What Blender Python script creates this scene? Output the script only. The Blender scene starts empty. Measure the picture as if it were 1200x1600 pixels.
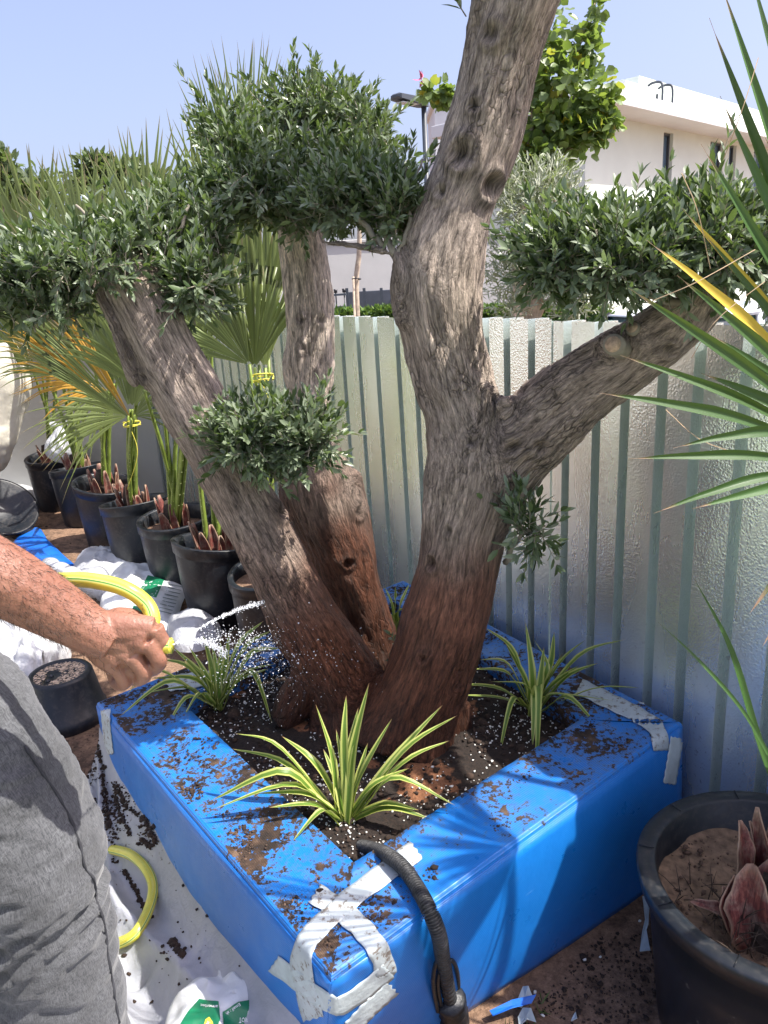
import bpy, bmesh, math, random
import numpy as np
from mathutils import Vector, Matrix
from mathutils.bvhtree import BVHTree

random.seed(7); RNG = np.random.default_rng(7)
SC = bpy.context.scene
COL = SC.collection

# ------------------------------------------------------------------ camera
CAM = np.array([0.0, 0.0, 1.6]); FPX = 1200.0
_p, _r = math.radians(17.0), math.radians(-3.5)
_F = np.array([0, math.cos(_p), -math.sin(_p)]); _R = np.array([1.0, 0, 0]); _U = np.cross(_R, _F)
CR = _R*math.cos(_r) + _U*math.sin(_r); CU = _U*math.cos(_r) - _R*math.sin(_r)
cd = bpy.data.cameras.new('camera'); cam = bpy.data.objects.new('camera', cd); COL.objects.link(cam)
cd.sensor_fit = 'VERTICAL'; cd.sensor_height = 32.0; cd.lens = 24.0
cd.clip_start = 0.02; cd.clip_end = 900
cam.matrix_world = Matrix(((CR[0], CU[0], -_F[0], CAM[0]), (CR[1], CU[1], -_F[1], CAM[1]), (CR[2], CU[2], -_F[2], CAM[2]), (0, 0, 0, 1)))
SC.camera = cam

# ------------------------------------------------------------------ light
SUN_TO = Vector((0.132, -0.032, 0.205)).normalized()
sun_el = math.asin(SUN_TO.z); sun_az = math.atan2(SUN_TO.x, SUN_TO.y)
w = bpy.data.worlds.new('World'); SC.world = w; w.use_nodes = True
nt = w.node_tree; nt.nodes.clear()
o_ = nt.nodes.new('ShaderNodeOutputWorld'); b_ = nt.nodes.new('ShaderNodeBackground'); s_ = nt.nodes.new('ShaderNodeTexSky')
s_.sky_type = 'NISHITA'; s_.sun_disc = False; s_.sun_elevation = sun_el; s_.sun_rotation = sun_az
s_.air_density = 1.0; s_.dust_density = 4.5; s_.ozone_density = 3.0; s_.altitude = 0
b_.inputs['Strength'].default_value = 0.15
tn = nt.nodes.new('ShaderNodeMixRGB'); tn.blend_type = 'MULTIPLY'; tn.inputs[0].default_value = 1; tn.inputs[2].default_value = (1.02, .945, 1.05, 1)   # lavender cast of the dusty sky
nt.links.new(s_.outputs[0], tn.inputs[1]); hz = nt.nodes.new('ShaderNodeMixRGB'); hz.inputs[0].default_value = .30; hz.inputs[2].default_value = (2.35, 2.45, 2.95, 1)   # thin even dust haze
nt.links.new(tn.outputs[0], hz.inputs[1]); nt.links.new(hz.outputs[0], b_.inputs[0]); nt.links.new(b_.outputs[0], o_.inputs[0])
sd = bpy.data.lights.new('sun', 'SUN'); sd.energy = 4.6; sd.angle = math.radians(0.53); sd.color = (1.0, 0.95, 0.87)
so = bpy.data.objects.new('sun', sd); COL.objects.link(so)
so.rotation_euler = SUN_TO.to_track_quat('Z', 'Y').to_euler(); so.location = (6, 0, 9)
SC.view_settings.view_transform = 'Standard'; SC.view_settings.look = 'None'
SC.view_settings.gamma = 1; SC.view_settings.use_curve_mapping = False
SC.view_settings.exposure = 1.0

# ------------------------------------------------------------------ geometry helpers
def ray(px, py):
    d = _F*FPX + CR*(px-600) + CU*(800-py); return d/np.linalg.norm(d)
def P(px, py, y):                 # point seen at a pixel of the photograph, y metres in front
    d = ray(px, py); return CAM + d*(y/d[1])
def Z(px, py, z):                 # the same, at height z
    d = ray(px, py); return CAM + d*((z-1.6)/d[2])
def nrm(v):
    v = np.asarray(v, float); return v/(np.linalg.norm(v)+1e-12)

def props(o, label=None, cat=None, group=None, kind=None):
    if label: o['label'] = label
    if cat: o['category'] = cat
    if group: o['group'] = group
    if kind: o['kind'] = kind
    return o
def empty(name, loc, label, cat, group=None):
    o = bpy.data.objects.new(name, None); COL.objects.link(o); o.location = Vector(loc); o.empty_display_size = .1
    return props(o, label, cat, group)
def link(name, me, mat, parent=None, smooth=True):
    o = bpy.data.objects.new(name, me); COL.objects.link(o)
    if mat is not None and not me.materials: me.materials.append(mat)
    if parent is not None:
        o.parent = parent
        lc = Vector(parent.location); pp = parent.parent
        while pp is not None: lc += Vector(pp.location); pp = pp.parent
        o.location = -lc          # geometry is written in world coordinates
    return o
def mesh(name, V, Fs, mat, parent=None, smooth=True, uv=None, attrs=None):
    me = bpy.data.meshes.new(name)
    V = np.asarray(V, dtype=float).reshape(-1, 3)
    if isinstance(Fs, np.ndarray):
        nv = Fs.shape[1]; nf = Fs.shape[0]
        me.vertices.add(len(V)); me.vertices.foreach_set('co', V.ravel())
        me.loops.add(nf*nv); me.loops.foreach_set('vertex_index', Fs.ravel().astype(np.int32))
        me.polygons.add(nf); me.polygons.foreach_set('loop_start', np.arange(0, nf*nv, nv, dtype=np.int32))
        try: me.polygons.foreach_set('loop_total', np.full(nf, nv, dtype=np.int32))
        except Exception: pass
        me.update(calc_edges=True)
    else:
        me.from_pydata([tuple(v) for v in V], [], [tuple(int(i) for i in f) for f in Fs]); me.update()
    me.validate()
    if smooth: me.polygons.foreach_set('use_smooth', np.ones(len(me.polygons), dtype=bool))
    if uv is not None:           # uv per vertex
        ul = me.uv_layers.new(name='UVMap'); li = np.zeros(len(me.loops), dtype=np.int32); me.loops.foreach_get('vertex_index', li)
        ul.data.foreach_set('uv', np.asarray(uv, dtype=float)[li].ravel())
    if attrs:
        for k, a in attrs.items():
            a = np.asarray(a, dtype=float)
            if a.ndim == 1:
                at = me.attributes.new(k, 'FLOAT', 'POINT'); at.data.foreach_set('value', a)
            else:
                at = me.attributes.new(k, 'FLOAT_VECTOR', 'POINT'); at.data.foreach_set('vector', a.ravel())
    return link(name, me, mat, parent)

def spline(pts, n):
    pts = np.asarray(pts, float)
    if len(pts) < 3: 
        t = np.linspace(0, 1, n)[:, None]; return pts[0]*(1-t)+pts[-1]*t
    Q = np.vstack([2*pts[0]-pts[1], pts, 2*pts[-1]-pts[-2]]); m = len(pts)-1
    out = []
    for u in np.linspace(0, m, n):
        i = min(int(u), m-1); t = u-i; p0, p1, p2, p3 = Q[i:i+4]
        out.append(.5*((2*p1)+(p2-p0)*t+(2*p0-5*p1+4*p2-p3)*t*t+(3*p1-p0-3*p2+p3)*t**3))
    return np.array(out)
def frames(C, up=(0, 0, 1)):
    T = np.gradient(C, axis=0); T /= np.linalg.norm(T, axis=1)[:, None]+1e-12
    a = np.array(up, float)
    if abs(T[0]@a) > .9: a = np.array([0, 1.0, 0])
    N = [nrm(a-T[0]*(a@T[0]))]
    for i in range(1, len(C)):
        v = N[-1]-T[i]*(N[-1]@T[i]); N.append(nrm(v))
    N = np.array(N); B = np.cross(T, N); return T, N, B
def tube_geo(C, Rr, seg=10, up=(0, 0, 1), cap=True, flat=1.0):
    C = np.asarray(C, float); n = len(C); Rr = np.broadcast_to(np.asarray(Rr, float), (n,))
    T, N, B = frames(C, up); a = np.linspace(0, 2*np.pi, seg, endpoint=False)
    V = (C[:, None, :] + Rr[:, None, None]*(np.cos(a)[None, :, None]*N[:, None, :] + flat*np.sin(a)[None, :, None]*B[:, None, :])).reshape(-1, 3)
    Fs = []
    for i in range(n-1):
        for j in range(seg):
            k = (j+1) % seg; Fs.append((i*seg+j, i*seg+k, (i+1)*seg+k, (i+1)*seg+j))
    uv = np.array([(j/seg, i/(n-1)) for i in range(n) for j in range(seg)])
    if cap:
        Fs.append(tuple(range(seg-1, -1, -1))); Fs.append(tuple((n-1)*seg+j for j in range(seg)))
    return V, Fs, uv
def tube(name, C, Rr, mat, parent=None, seg=10, up=(0, 0, 1), cap=True, flat=1.0):
    V, Fs, uv = tube_geo(C, Rr, seg, up, cap, flat); return mesh(name, V, Fs, mat, parent, uv=uv)
class MB:                          # collects pieces of ONE part
    def __init__(s): s.V = []; s.F = []; s.n = 0
    def add(s, V, Fs):
        V = np.asarray(V, float).reshape(-1, 3); s.V.append(V); s.F += [tuple(int(i)+s.n for i in f) for f in Fs]; s.n += len(V); return s
    def box(s, c, sx, sy, sz, rot=0.0):
        ca, sa = math.cos(rot), math.sin(rot); V = []
        for z in (-.5, .5):
            for x, y in ((-.5, -.5), (.5, -.5), (.5, .5), (-.5, .5)):
                X, Y_ = x*sx, y*sy; V.append((c[0]+X*ca-Y_*sa, c[1]+X*sa+Y_*ca, c[2]+z*sz))
        return s.add(V, [(3, 2, 1, 0), (4, 5, 6, 7), (0, 1, 5, 4), (1, 2, 6, 5), (2, 3, 7, 6), (3, 0, 4, 7)])
    def tube(s, C, R, seg=8, up=(0, 0, 1), cap=True, flat=1.0):
        V, Fs, _ = tube_geo(C, R, seg, up, cap, flat); return s.add(V, Fs)
    def build(s, name, mat, parent=None, smooth=False):
        return mesh(name, np.vstack(s.V), s.F, mat, parent, smooth)
def bevel(o, wd=.004, seg=2, angle=35):
    m = o.modifiers.new('bevel', 'BEVEL'); m.width = wd; m.segments = seg; m.limit_method = 'ANGLE'; m.angle_limit = math.radians(angle); return o
def lathe(prof, c, seg=48, rot=None):
    V = []; Fs = []
    for (r, z) in prof:
        for j in range(seg):
            a = 2*math.pi*j/seg; V.append((r*math.cos(a), r*math.sin(a), z))
    V = np.array(V)
    if rot is not None: V = V @ np.array(rot).T
    V += np.array(c); n = len(prof)
    for i in range(n-1):
        for j in range(seg):
            k = (j+1) % seg; Fs.append((i*seg+j, i*seg+k, (i+1)*seg+k, (i+1)*seg+j))
    return V, Fs

# vectorised value noise
def _h(ix, iy, iz):
    h = (ix.astype(np.int64)*374761393 + iy.astype(np.int64)*668265263 + iz.astype(np.int64)*2147483647) & 0xffffffff
    h = ((h ^ (h >> 13))*1274126177) & 0xffffffff
    return ((h ^ (h >> 16)) & 0xffff)/65535.0
def noise(Pt):
    Pt = np.asarray(Pt, float); i = np.floor(Pt); f = Pt-i; u = f*f*(3-2*f); ix, iy, iz = i[..., 0], i[..., 1], i[..., 2]
    r = 0
    for dx in (0, 1):
        for dy in (0, 1):
            for dz in (0, 1):
                wgt = (u[..., 0] if dx else 1-u[..., 0])*(u[..., 1] if dy else 1-u[..., 1])*(u[..., 2] if dz else 1-u[..., 2])
                r = r + wgt*_h(ix+dx, iy+dy, iz+dz)
    return r
def fbm(Pt, o=4):
    Pt = np.asarray(Pt, float); s = 0; a = .5; t = 0
    for k in range(o): s = s+a*noise(Pt*(2.03**k)+k*17.3); t += a; a *= .5
    return s/t

def remesh_obj(geos, voxel, smooth_it=4):
    """unite overlapping tubes into one continuous skin; returns V, F arrays"""
    mb = MB()
    for g in geos: mb.add(g[0], g[1])
    me = bpy.data.meshes.new('tmp'); me.from_pydata([tuple(v) for v in np.vstack(mb.V)], [], mb.F); me.update()
    o = bpy.data.objects.new('tmp', me); COL.objects.link(o)
    m = o.modifiers.new('r', 'REMESH'); m.mode = 'VOXEL'; m.voxel_size = voxel
    if smooth_it:
        s = o.modifiers.new('s', 'SMOOTH'); s.iterations = smooth_it; s.factor = .6
    dg = bpy.context.evaluated_depsgraph_get(); dg.update(); me2 = bpy.data.meshes.new_from_object(o.evaluated_get(dg))
    V = np.zeros(len(me2.vertices)*3); me2.vertices.foreach_get('co', V); V = V.reshape(-1, 3)
    Nn = np.zeros(len(me2.vertices)*3); me2.vertices.foreach_get('normal', Nn); Nn = Nn.reshape(-1, 3)
    Fs = [tuple(p.vertices) for p in me2.polygons]
    bpy.data.objects.remove(o); bpy.data.meshes.remove(me); bpy.data.meshes.remove(me2)
    if all(len(f) == 4 for f in Fs): Fs = np.array(Fs)
    return V, Fs, Nn
def bvh(o):
    me = o.data; off = np.array(o.location)
    p = o.parent
    while p is not None: off = off+np.array(p.location); p = p.parent
    return BVHTree.FromPolygons([tuple(np.array(v.co)+off) for v in me.vertices], [tuple(f.vertices) for f in me.polygons])
def hit(tree, px, py, lift=.0015):
    d = ray(px, py); h = tree.ray_cast(Vector(CAM), Vector(d), 50)
    if h[0] is None: return None
    n = np.array(h[1]); n = n if n@d < 0 else -n
    return np.array(h[0])+n*lift
def drape(name, poly, tree, mat, parent, rings=8, per=6, lift=.0018, plane=None):
    """lay a flat printed/taped patch on a surface; poly = pixels of its outline"""
    poly = np.array(poly, float); c = poly.mean(0); B = []
    for i in range(len(poly)):
        a, b = poly[i], poly[(i+1) % len(poly)]
        for t in np.linspace(0, 1, per, endpoint=False): B.append(a*(1-t)+b*t)
    B = np.array(B); nb = len(B); V = []; ok = []
    def get(q):
        if plane is not None:
            p0, n = plane; d = ray(*q); t = ((p0-CAM)@n)/(d@n); nn = n if n@d < 0 else -n; return CAM+d*t+nn*lift
        return hit(tree, q[0], q[1], lift)
    pts = [get(c)]
    for r in range(1, rings+1):
        for b in B: pts.append(get(c+(b-c)*r/rings))
    ok = [p is not None for p in pts]; pts = [p if p is not None else np.zeros(3) for p in pts]
    Fs = []
    for j in range(nb):
        Fs.append((0, 1+j, 1+(j+1) % nb))
    for r in range(rings-1):
        for j in range(nb):
            k = (j+1) % nb; Fs.append((1+r*nb+j, 1+(r+1)*nb+j, 1+(r+1)*nb+k, 1+r*nb+k))
    Fs = [f for f in Fs if all(ok[i] for i in f)]
    return mesh(name, pts, Fs, mat, parent)

# ------------------------------------------------------------------ materials
class NM:
    def __init__(s, name):
        s.m = bpy.data.materials.new(name); s.m.use_nodes = True; s.t = s.m.node_tree; s.t.nodes.clear()
        s.out = s.t.nodes.new('ShaderNodeOutputMaterial')
    def n(s, typ, **k):
        x = s.t.nodes.new('ShaderNode'+typ)
        for a, v in k.items():
            if a.startswith('_'): setattr(x, a[1:], v)
            else:
                try: x.inputs[a.replace('_', ' ')].default_value = v
                except KeyError: x.inputs[a].default_value = v
        return x
    def l(s, a, b): s.t.links.new(a, b)
    def ramp(s, fac, stops):
        r = s.n('ValToRGB'); e = r.color_ramp.elements
        while len(e) < len(stops): e.new(.5)
        for el, (p, c) in zip(e, stops):
            el.position = p; el.color = (c[0], c[1], c[2], 1) if not np.isscalar(c) else (c, c, c, 1)
        s.l(fac, r.inputs[0]); return r.outputs[0]
    def mix(s, f, a, b, mode='MIX'):
        m = s.n('MixRGB', _blend_type=mode)
        for i, v in ((0, f), (1, a), (2, b)):
            if hasattr(v, 'links') or hasattr(v, 'is_linked'): s.l(v, m.inputs[i])
            else: m.inputs[i].default_value = v if np.isscalar(v) else (*v[:3], 1)
        return m.outputs[0]
    def math(s, op, a, b=0.0, clamp=False):
        m = s.n('Math', _operation=op, _use_clamp=clamp)
        for i, v in ((0, a), (1, b)):
            if hasattr(v, 'is_linked'): s.l(v, m.inputs[i])
            else: m.inputs[i].default_value = v
        return m.outputs[0]
    def coord(s, kind='Object', scale=(1, 1, 1), attr=None):
        if attr: c = s.n('Attribute', _attribute_name=attr).outputs['Vector']
        elif kind == 'World': c = s.n('NewGeometry').outputs['Position']
        else: c = s.n('TexCoord').outputs[kind]
        mp = s.n('Mapping'); mp.inputs['Scale'].default_value = scale; s.l(c, mp.inputs[0]); return mp.outputs[0]
    def noise(s, vec, scale, detail=4, rough=.55, dist=0):
        x = s.n('TexNoise', Scale=scale, Detail=detail, Roughness=rough, Distortion=dist); s.l(vec, x.inputs['Vector']); return x.outputs['Fac']
    def bump(s, h, strength=.3, dist=.01, nin=None):
        b = s.n('Bump', Strength=strength, Distance=dist); s.l(h, b.inputs['Height'])
        if nin is not None: s.l(nin, b.inputs['Normal'])
        return b.outputs[0]
    def pbr(s, col, rough=.6, normal=None, metal=0, **k):
        p = s.n('BsdfPrincipled')
        for i, v in (('Base Color', col), ('Roughness', rough), ('Metallic', metal)):
            if hasattr(v, 'is_linked'): s.l(v, p.inputs[i])
            else: p.inputs[i].default_value = v if np.isscalar(v) else (*v[:3], 1)
        for a, v in k.items():
            a = a.replace('_', ' ')
            if hasattr(v, 'is_linked'): s.l(v, p.inputs[a])
            else: p.inputs[a].default_value = v
        if normal is not None: s.l(normal, p.inputs['Normal'])
        s.l(p.outputs[0], s.out.inputs[0]); s.p = p; return s.m
    def leafy(s, col, rough=.45, trans=.35, tcol=None, normal=None):
        p = s.n('BsdfPrincipled'); s.l(col, p.inputs['Base Color']); p.inputs['Roughness'].default_value = rough
        t = s.n('BsdfTranslucent'); s.l(tcol if tcol is not None else col, t.inputs[0])
        if normal is not None: s.l(normal, p.inputs['Normal'])
        m = s.n('MixShader'); m.inputs[0].default_value = trans; s.l(p.outputs[0], m.inputs[1]); s.l(t.outputs[0], m.inputs[2])
        s.l(m.outputs[0], s.out.inputs[0]); return s.m

def simple(name, col, rough=.6, var=.15, scale=20, bump=.0, bscale=60, metal=0, **k):
    m = NM(name); c = m.coord('World'); f = m.noise(c, scale)
    lo = tuple(x*(1-var) for x in col); hi = tuple(min(1, x*(1+var)) for x in col)
    cc = m.ramp(f, [(.3, lo), (.7, hi)])
    nb = m.bump(m.noise(c, bscale), bump, .005) if bump else None
    return m.pbr(cc, rough, nb, metal, **k)
def leaf_mat(name, stops, back=None, rough=.42, trans=.3, tcol=(.25, .38, .05)):
    m = NM(name); a = m.n('Attribute', _attribute_name='v').outputs['Fac']; ri = m.n('ObjectInfo').outputs['Random']
    f = m.math('FRACT', m.math('ADD', a, ri)); col = m.ramp(f, stops)
    if back is not None:
        bf = m.n('NewGeometry').outputs['Backfacing']; col = m.mix(bf, col, back)
    return m.leafy(col, rough, trans, m.mix(.6, col, tcol))

M = {}
M['olive_leaf'] = leaf_mat('olive_leaf', [(0, (.035, .06, .030)), (.35, (.06, .098, .046)), (.7, (.10, .15, .072)), (1, (.20, .27, .12))], back=(.21, .26, .17), rough=.33, trans=.26)
M['grey_leaf'] = leaf_mat('grey_leaf', [(0, (.16, .19, .11)), (.5, (.24, .27, .17)), (1, (.36, .38, .26))], back=(.4, .42, .33), rough=.6, trans=.25)
M['bau_leaf'] = leaf_mat('bauhinia_leaf', [(0, (.07, .13, .03)), (.5, (.13, .2, .05)), (.85, (.2, .27, .06)), (.95, (.5, .42, .05)), (1, (.55, .45, .06))], back=(.17, .24, .09), trans=.4, tcol=(.35, .5, .06))
M['far_leaf'] = leaf_mat('far_leaf', [(0, (.07, .1, .05)), (.5, (.11, .15, .07)), (1, (.18, .22, .11))], trans=.3)
M['hedge_leaf'] = leaf_mat('hedge_leaf', [(0, (.04, .09, .02)), (.6, (.08, .16, .035)), (1, (.2, .3, .06))], trans=.3)

def mk_bark():
    m = NM('olive_bark'); bc = m.coord(attr='bc'); tint = m.n('Attribute', _attribute_name='tint').outputs['Color']
    s1 = m.coord(attr='bc', scale=(1, 1, .16)); s2 = m.coord(attr='bc', scale=(1, 1, .3))
    f1 = m.noise(s1, 88, 7, .70, .5); f2 = m.noise(s2, 210, 5, .65, .3); f3 = m.noise(bc, 9, 4)
    v = m.n('TexVoronoi', Scale=62.0, _feature='DISTANCE_TO_EDGE'); 
    ds = m.n('MixRGB', Fac=.025); m.l(m.coord(attr='bc', scale=(1, 1, .2)), ds.inputs[1]); nn = m.n('TexNoise', Scale=30.0); m.l(bc, nn.inputs['Vector']); m.l(nn.outputs['Color'], ds.inputs[2]); m.l(ds.outputs[0], v.inputs['Vector'])
    rg = m.n('Attribute', _attribute_name='rough').outputs['Fac']
    crack = m.ramp(v.outputs['Distance'], [(0, .0), (.07, .7), (.16, 1.0)])
    crack = m.mix(m.math('MULTIPLY', rg, m.ramp(f3, [(.4, .15), (.6, 1.0)]), True), (1, 1, 1), crack)
    g = m.ramp(f1, [(.32, .16), (.44, .62), (.55, 1.0), (.72, 1.6)])
    f4 = m.noise(m.coord(attr='bc', scale=(1, 1, .12)), 300, 3, .7)
    g2 = m.ramp(m.math('ADD', m.math('MULTIPLY', f2, .5), m.math('MULTIPLY', f4, .5)), [(.36, .38), (.5, .95), (.64, 1.45)])
    col = m.mix(1, tint, g, 'MULTIPLY'); col = m.mix(.8, col, g2, 'MULTIPLY'); col = m.mix(.7, col, crack, 'MULTIPLY')
    pat = m.ramp(m.noise(bc, 5, 5, .6), [(.4, .78), (.65, 1.12)]); col = m.mix(.6, col, pat, 'MULTIPLY')
    wet = m.n('Attribute', _attribute_name='wet').outputs['Fac']
    h = m.math('ADD', m.math('MULTIPLY', f1, 1.3), m.math('ADD', m.math('ADD', m.math('MULTIPLY', f2, .5), m.math('MULTIPLY', f4, .35)), m.math('MULTIPLY', crack, .6)))
    nb = m.bump(h, 1.0, .014)
    ro = m.math('SUBTRACT', .9, m.math('MULTIPLY', wet, .38))
    return m.pbr(col, ro, nb, Specular_IOR_Level=.35)
M['bark'] = mk_bark()
M['twig'] = simple('twig_bark', (.3, .27, .21), .8, .3, 30)
M['far_bark'] = simple('far_trunk_bark', (.42, .34, .26), .85, .3, 20, .4)

def mk_blue(name, stain, axis_attr=True):
    m = NM(name); uv = m.n('TexCoord').outputs['UV']; sep = m.n('SeparateXYZ'); m.l(uv, sep.inputs[0])
    wv = m.math('SINE', m.math('MULTIPLY', sep.outputs[1], 2*math.pi/.0052)); wc = m.coord('World')
    mp = m.n('Mapping'); mp.inputs['Scale'].default_value = (1.2, 160, 1); m.l(uv, mp.inputs[0])
    scr = m.noise(mp.outputs[0], 2.0, 3, .7)
    base = m.ramp(m.noise(wc, 3.2, 3), [(.3, (.007, .155, .54)), (.7, (.012, .20, .64))])
    base = m.mix(m.math('MULTIPLY', m.math('ADD', m.math('MULTIPLY', wv, .5), .5), .25), base, (.005, .115, .45))
    base = m.mix(m.ramp(scr, [(.66, 0.0), (.74, .35)]), base, (.12, .36, .8))
    sc2 = m.n('Mapping'); sc2.inputs['Scale'].default_value = (7, 420, 1); m.l(uv, sc2.inputs[0])
    s2 = m.noise(sc2.outputs[0], 1.0, 2, .6)
    pm = m.ramp(m.noise(wc, 5, 3), [(.55, 0.0), (.68, 1.0)])
    base = m.mix(m.math('MULTIPLY', m.ramp(s2, [(.68, 0.0), (.74, .8)]), pm), base, (.35, .6, .9))
    ro = m.ramp(m.noise(wc, 11, 4), [(.3, .26), (.7, .46)])
    h = m.math('ADD', m.math('MULTIPLY', wv, .35), m.math('MULTIPLY', m.noise(wc, 7, 4), 7.0))
    if stain:
        big = m.noise(wc, 5.5, 5, .62); fine = m.noise(wc, 75, 5, .7)
        a = m.n('Attribute', _attribute_name='dirt').outputs['Fac']
        v = m.math('ADD', m.math('ADD', m.math('MULTIPLY', big, .95), m.math('MULTIPLY', fine, .75)), m.math('MULTIPLY', a, .30))
        k = m.ramp(v, [(.985, 0.0), (1.035, 1.0)])
        k2 = m.ramp(v, [(.86, 0.0), (1.0, .5)])
        dc = m.ramp(m.noise(wc, 30, 4), [(.38, (.016, .010, .007)), (.56, (.055, .032, .020)), (.78, (.17, .11, .07))])
        base = m.mix(k2, base, (.10, .14, .20)); base = m.mix(k, base, dc)
        ro = m.mix(k, ro, (.85, .85, .85)); h = m.math('ADD', h, m.math('MULTIPLY', k, 3.5))
    return m.pbr(base, ro, m.bump(h, .55, .0016), Specular_IOR_Level=.5)
M['blue_side'] = mk_blue('blue_fluted_plastic', False)
M['blue_top'] = mk_blue('blue_fluted_plastic_dirty', True)
M['blue_flat'] = simple('blue_plastic', (.012, .13, .55), .35, .2, 12)
def mk_tape():
    m = NM('white_masking_tape'); c = m.coord('World'); f = m.noise(c, 60, 5, .7); g = m.noise(c, 9, 3)
    a = m.n('Attribute', _attribute_name='dirt').outputs['Fac']
    col = m.ramp(g, [(.3, (.36, .42, .46)), (.7, (.52, .57, .58))])
    k = m.ramp(m.math('ADD', f, m.math('MULTIPLY', g, .35)), [(.72, 0.0), (.80, .8)])
    col = m.mix(k, col, (.12, .075, .045))
    return m.pbr(col, .5, m.bump(m.noise(c, 45, 3), .5, .003))
M['tape'] = mk_tape()
M['tape_clean'] = simple('white_tape', (.46, .53, .55), .42, .15, 25, .5, 50)

def mk_soil():
    m = NM('potting_soil'); c = m.coord('World'); big = m.noise(c, 4.2, 4, .6); f = m.noise(c, 130, 6, .75); md = m.noise(c, 34, 4)
    dark = m.ramp(f, [(.35, (.006, .004, .003)), (.6, (.026, .015, .010)), (.78, (.06, .034, .022))])
    sand = m.ramp(f, [(.3, (.16, .06, .025)), (.7, (.36, .165, .08))])
    a = m.n('Attribute', _attribute_name='sand').outputs['Fac']
    k = m.ramp(m.math('ADD', a, m.math('MULTIPLY', m.math('SUBTRACT', md, .5), 1.1)), [(.45, 0.0), (.6, 1.0)])
    col = m.mix(k, dark, sand)
    return m.pbr(col, .85, m.bump(m.math('ADD', f, md), .9, .006))
M['soil'] = mk_soil()
def mk_ground():
    m = NM('sandy_ground'); c = m.coord('World'); big = m.noise(c, 1.7, 5, .6); f = m.noise(c, 90, 6, .75); md = m.noise(c, 17, 4, .6)
    sand = m.ramp(f, [(.28, (.11, .062, .036)), (.5, (.24, .145, .09)), (.75, (.36, .23, .15))])
    dark = m.ramp(f, [(.3, (.018, .011, .008)), (.7, (.085, .05, .032))])
    k = m.ramp(m.math('ADD', m.math('MULTIPLY', big, .5), m.math('MULTIPLY', md, .5)), [(.46, 0.0), (.57, 1.0)])
    col = m.mix(m.math('MULTIPLY', k, .8), sand, dark)
    spk = m.ramp(m.noise(c, 210, 2, .5), [(.66, 0.0), (.70, 1.0)]); col = m.mix(m.math('MULTIPLY', spk, .6), col, (.015, .01, .008))
    return m.pbr(col, .92, m.bump(m.math('ADD', f, m.math('MULTIPLY', md, 1.6)), .8, .008))
M['ground'] = mk_ground()
M['lawn'] = simple('lawn_green', (.20, .26, .13), .8, .4, 40, .6, 120)
def mk_fence():
    m = NM('embossed_galvanised_steel'); c = m.coord('World')
    v = m.n('TexVoronoi', Scale=190.0, _feature='SMOOTH_F1'); m.l(c, v.inputs['Vector'])
    e = m.noise(c, 150, 3, .5)
    gx = m.coord('World', (2, 2, .5)); st = m.noise(gx, 4, 4, .6)
    col = m.ramp(st, [(.3, (.80, .87, .84)), (.7, (.89, .96, .93))])
    mud = m.math('MULTIPLY', m.ramp(m.noise(c, 70, 4, .7), [(.6, 0.0), (.7, 1.0)]), m.n('Attribute', _attribute_name='dirt').outputs['Fac'])
    col = m.mix(mud, col, (.16, .1, .07))
    ro = m.ramp(st, [(.3, .22), (.7, .33)])
    return m.pbr(col, ro, m.bump(m.math('ADD', m.math('MULTIPLY', v.outputs['Distance'], 1.0), m.math('MULTIPLY', e, .7)), .24, .004), .74)
M['fence'] = mk_fence()
M['screw'] = simple('screw_steel', (.3, .3, .3), .4, .2, metal=.8)
M['black_plastic'] = simple('black_pot_plastic', (.012, .015, .02), .36, .5, 25, .25, 80)
def mk_dustpot():
    m = NM('dusty_black_plastic'); c = m.coord('World'); f = m.noise(c, 55, 6, .7); g = m.noise(c, 7, 4, .6)
    k = m.ramp(m.math('ADD', m.math('MULTIPLY', f, .6), m.math('MULTIPLY', g, .4)), [(.50, 0.0), (.72, .5)])
    col = m.mix(k, (.008, .011, .016), (.12, .10, .085))
    return m.pbr(col, m.ramp(f, [(.3, .3), (.7, .55)]), m.bump(m.noise(c, 16, 3), .4, .004))
M['dusty_pot'] = mk_dustpot()
def mk_splat():
    m = NM('mud_speckled_pot'); c = m.coord('World'); f = m.noise(c, 95, 5, .75); g = m.noise(c, 8, 3)
    k = m.ramp(m.math('ADD', m.math('MULTIPLY', f, .75), m.math('MULTIPLY', g, .35)), [(.66, 0.0), (.73, .75)])
    col = m.mix(k, (.006, .012, .020), (.16, .155, .14))
    return m.pbr(col, m.mix(k, (.28, .28, .28), (.8, .8, .8)), m.bump(m.noise(c, 9, 3), .3, .004))
M['splat_pot'] = mk_splat()
M['sand_top'] = M['ground']
def mk_sheath():
    m = NM('palm_sheath'); c = m.coord('World', (1, 1, .09)); f = m.noise(c, 170, 5, .75); g = m.noise(m.coord('World'), 22, 4, .6)
    col = m.ramp(f, [(.3, (.045, .009, .010)), (.5, (.15, .035, .030)), (.66, (.27, .09, .065)), (.82, (.42, .25, .16))])
    col = m.mix(m.ramp(g, [(.45, 0.0), (.65, .8)]), col, m.ramp(f, [(.35, (.12, .07, .05)), (.7, (.42, .33, .25))]))
    xe = m.math('ABSOLUTE', m.math('SUBTRACT', m.n('Attribute', _attribute_name='x').outputs['Fac'], .5)); te = m.n('Attribute', _attribute_name='t').outputs['Fac']
    col = m.mix(m.ramp(m.math('MAXIMUM', m.math('MULTIPLY', xe, 2.0), te), [(.86, 0.0), (1.0, .55)]), col, (.42, .30, .20))
    return m.pbr(col, .55, m.bump(f, .6, .004))
M['sheath'] = mk_sheath()
M['fibre'] = simple('palm_fibre', (.05, .035, .025), .9, .5, 60, .6, 120)
M['dry'] = simple('dry_leaf', (.42, .3, .18), .75, .3, 30)
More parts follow.
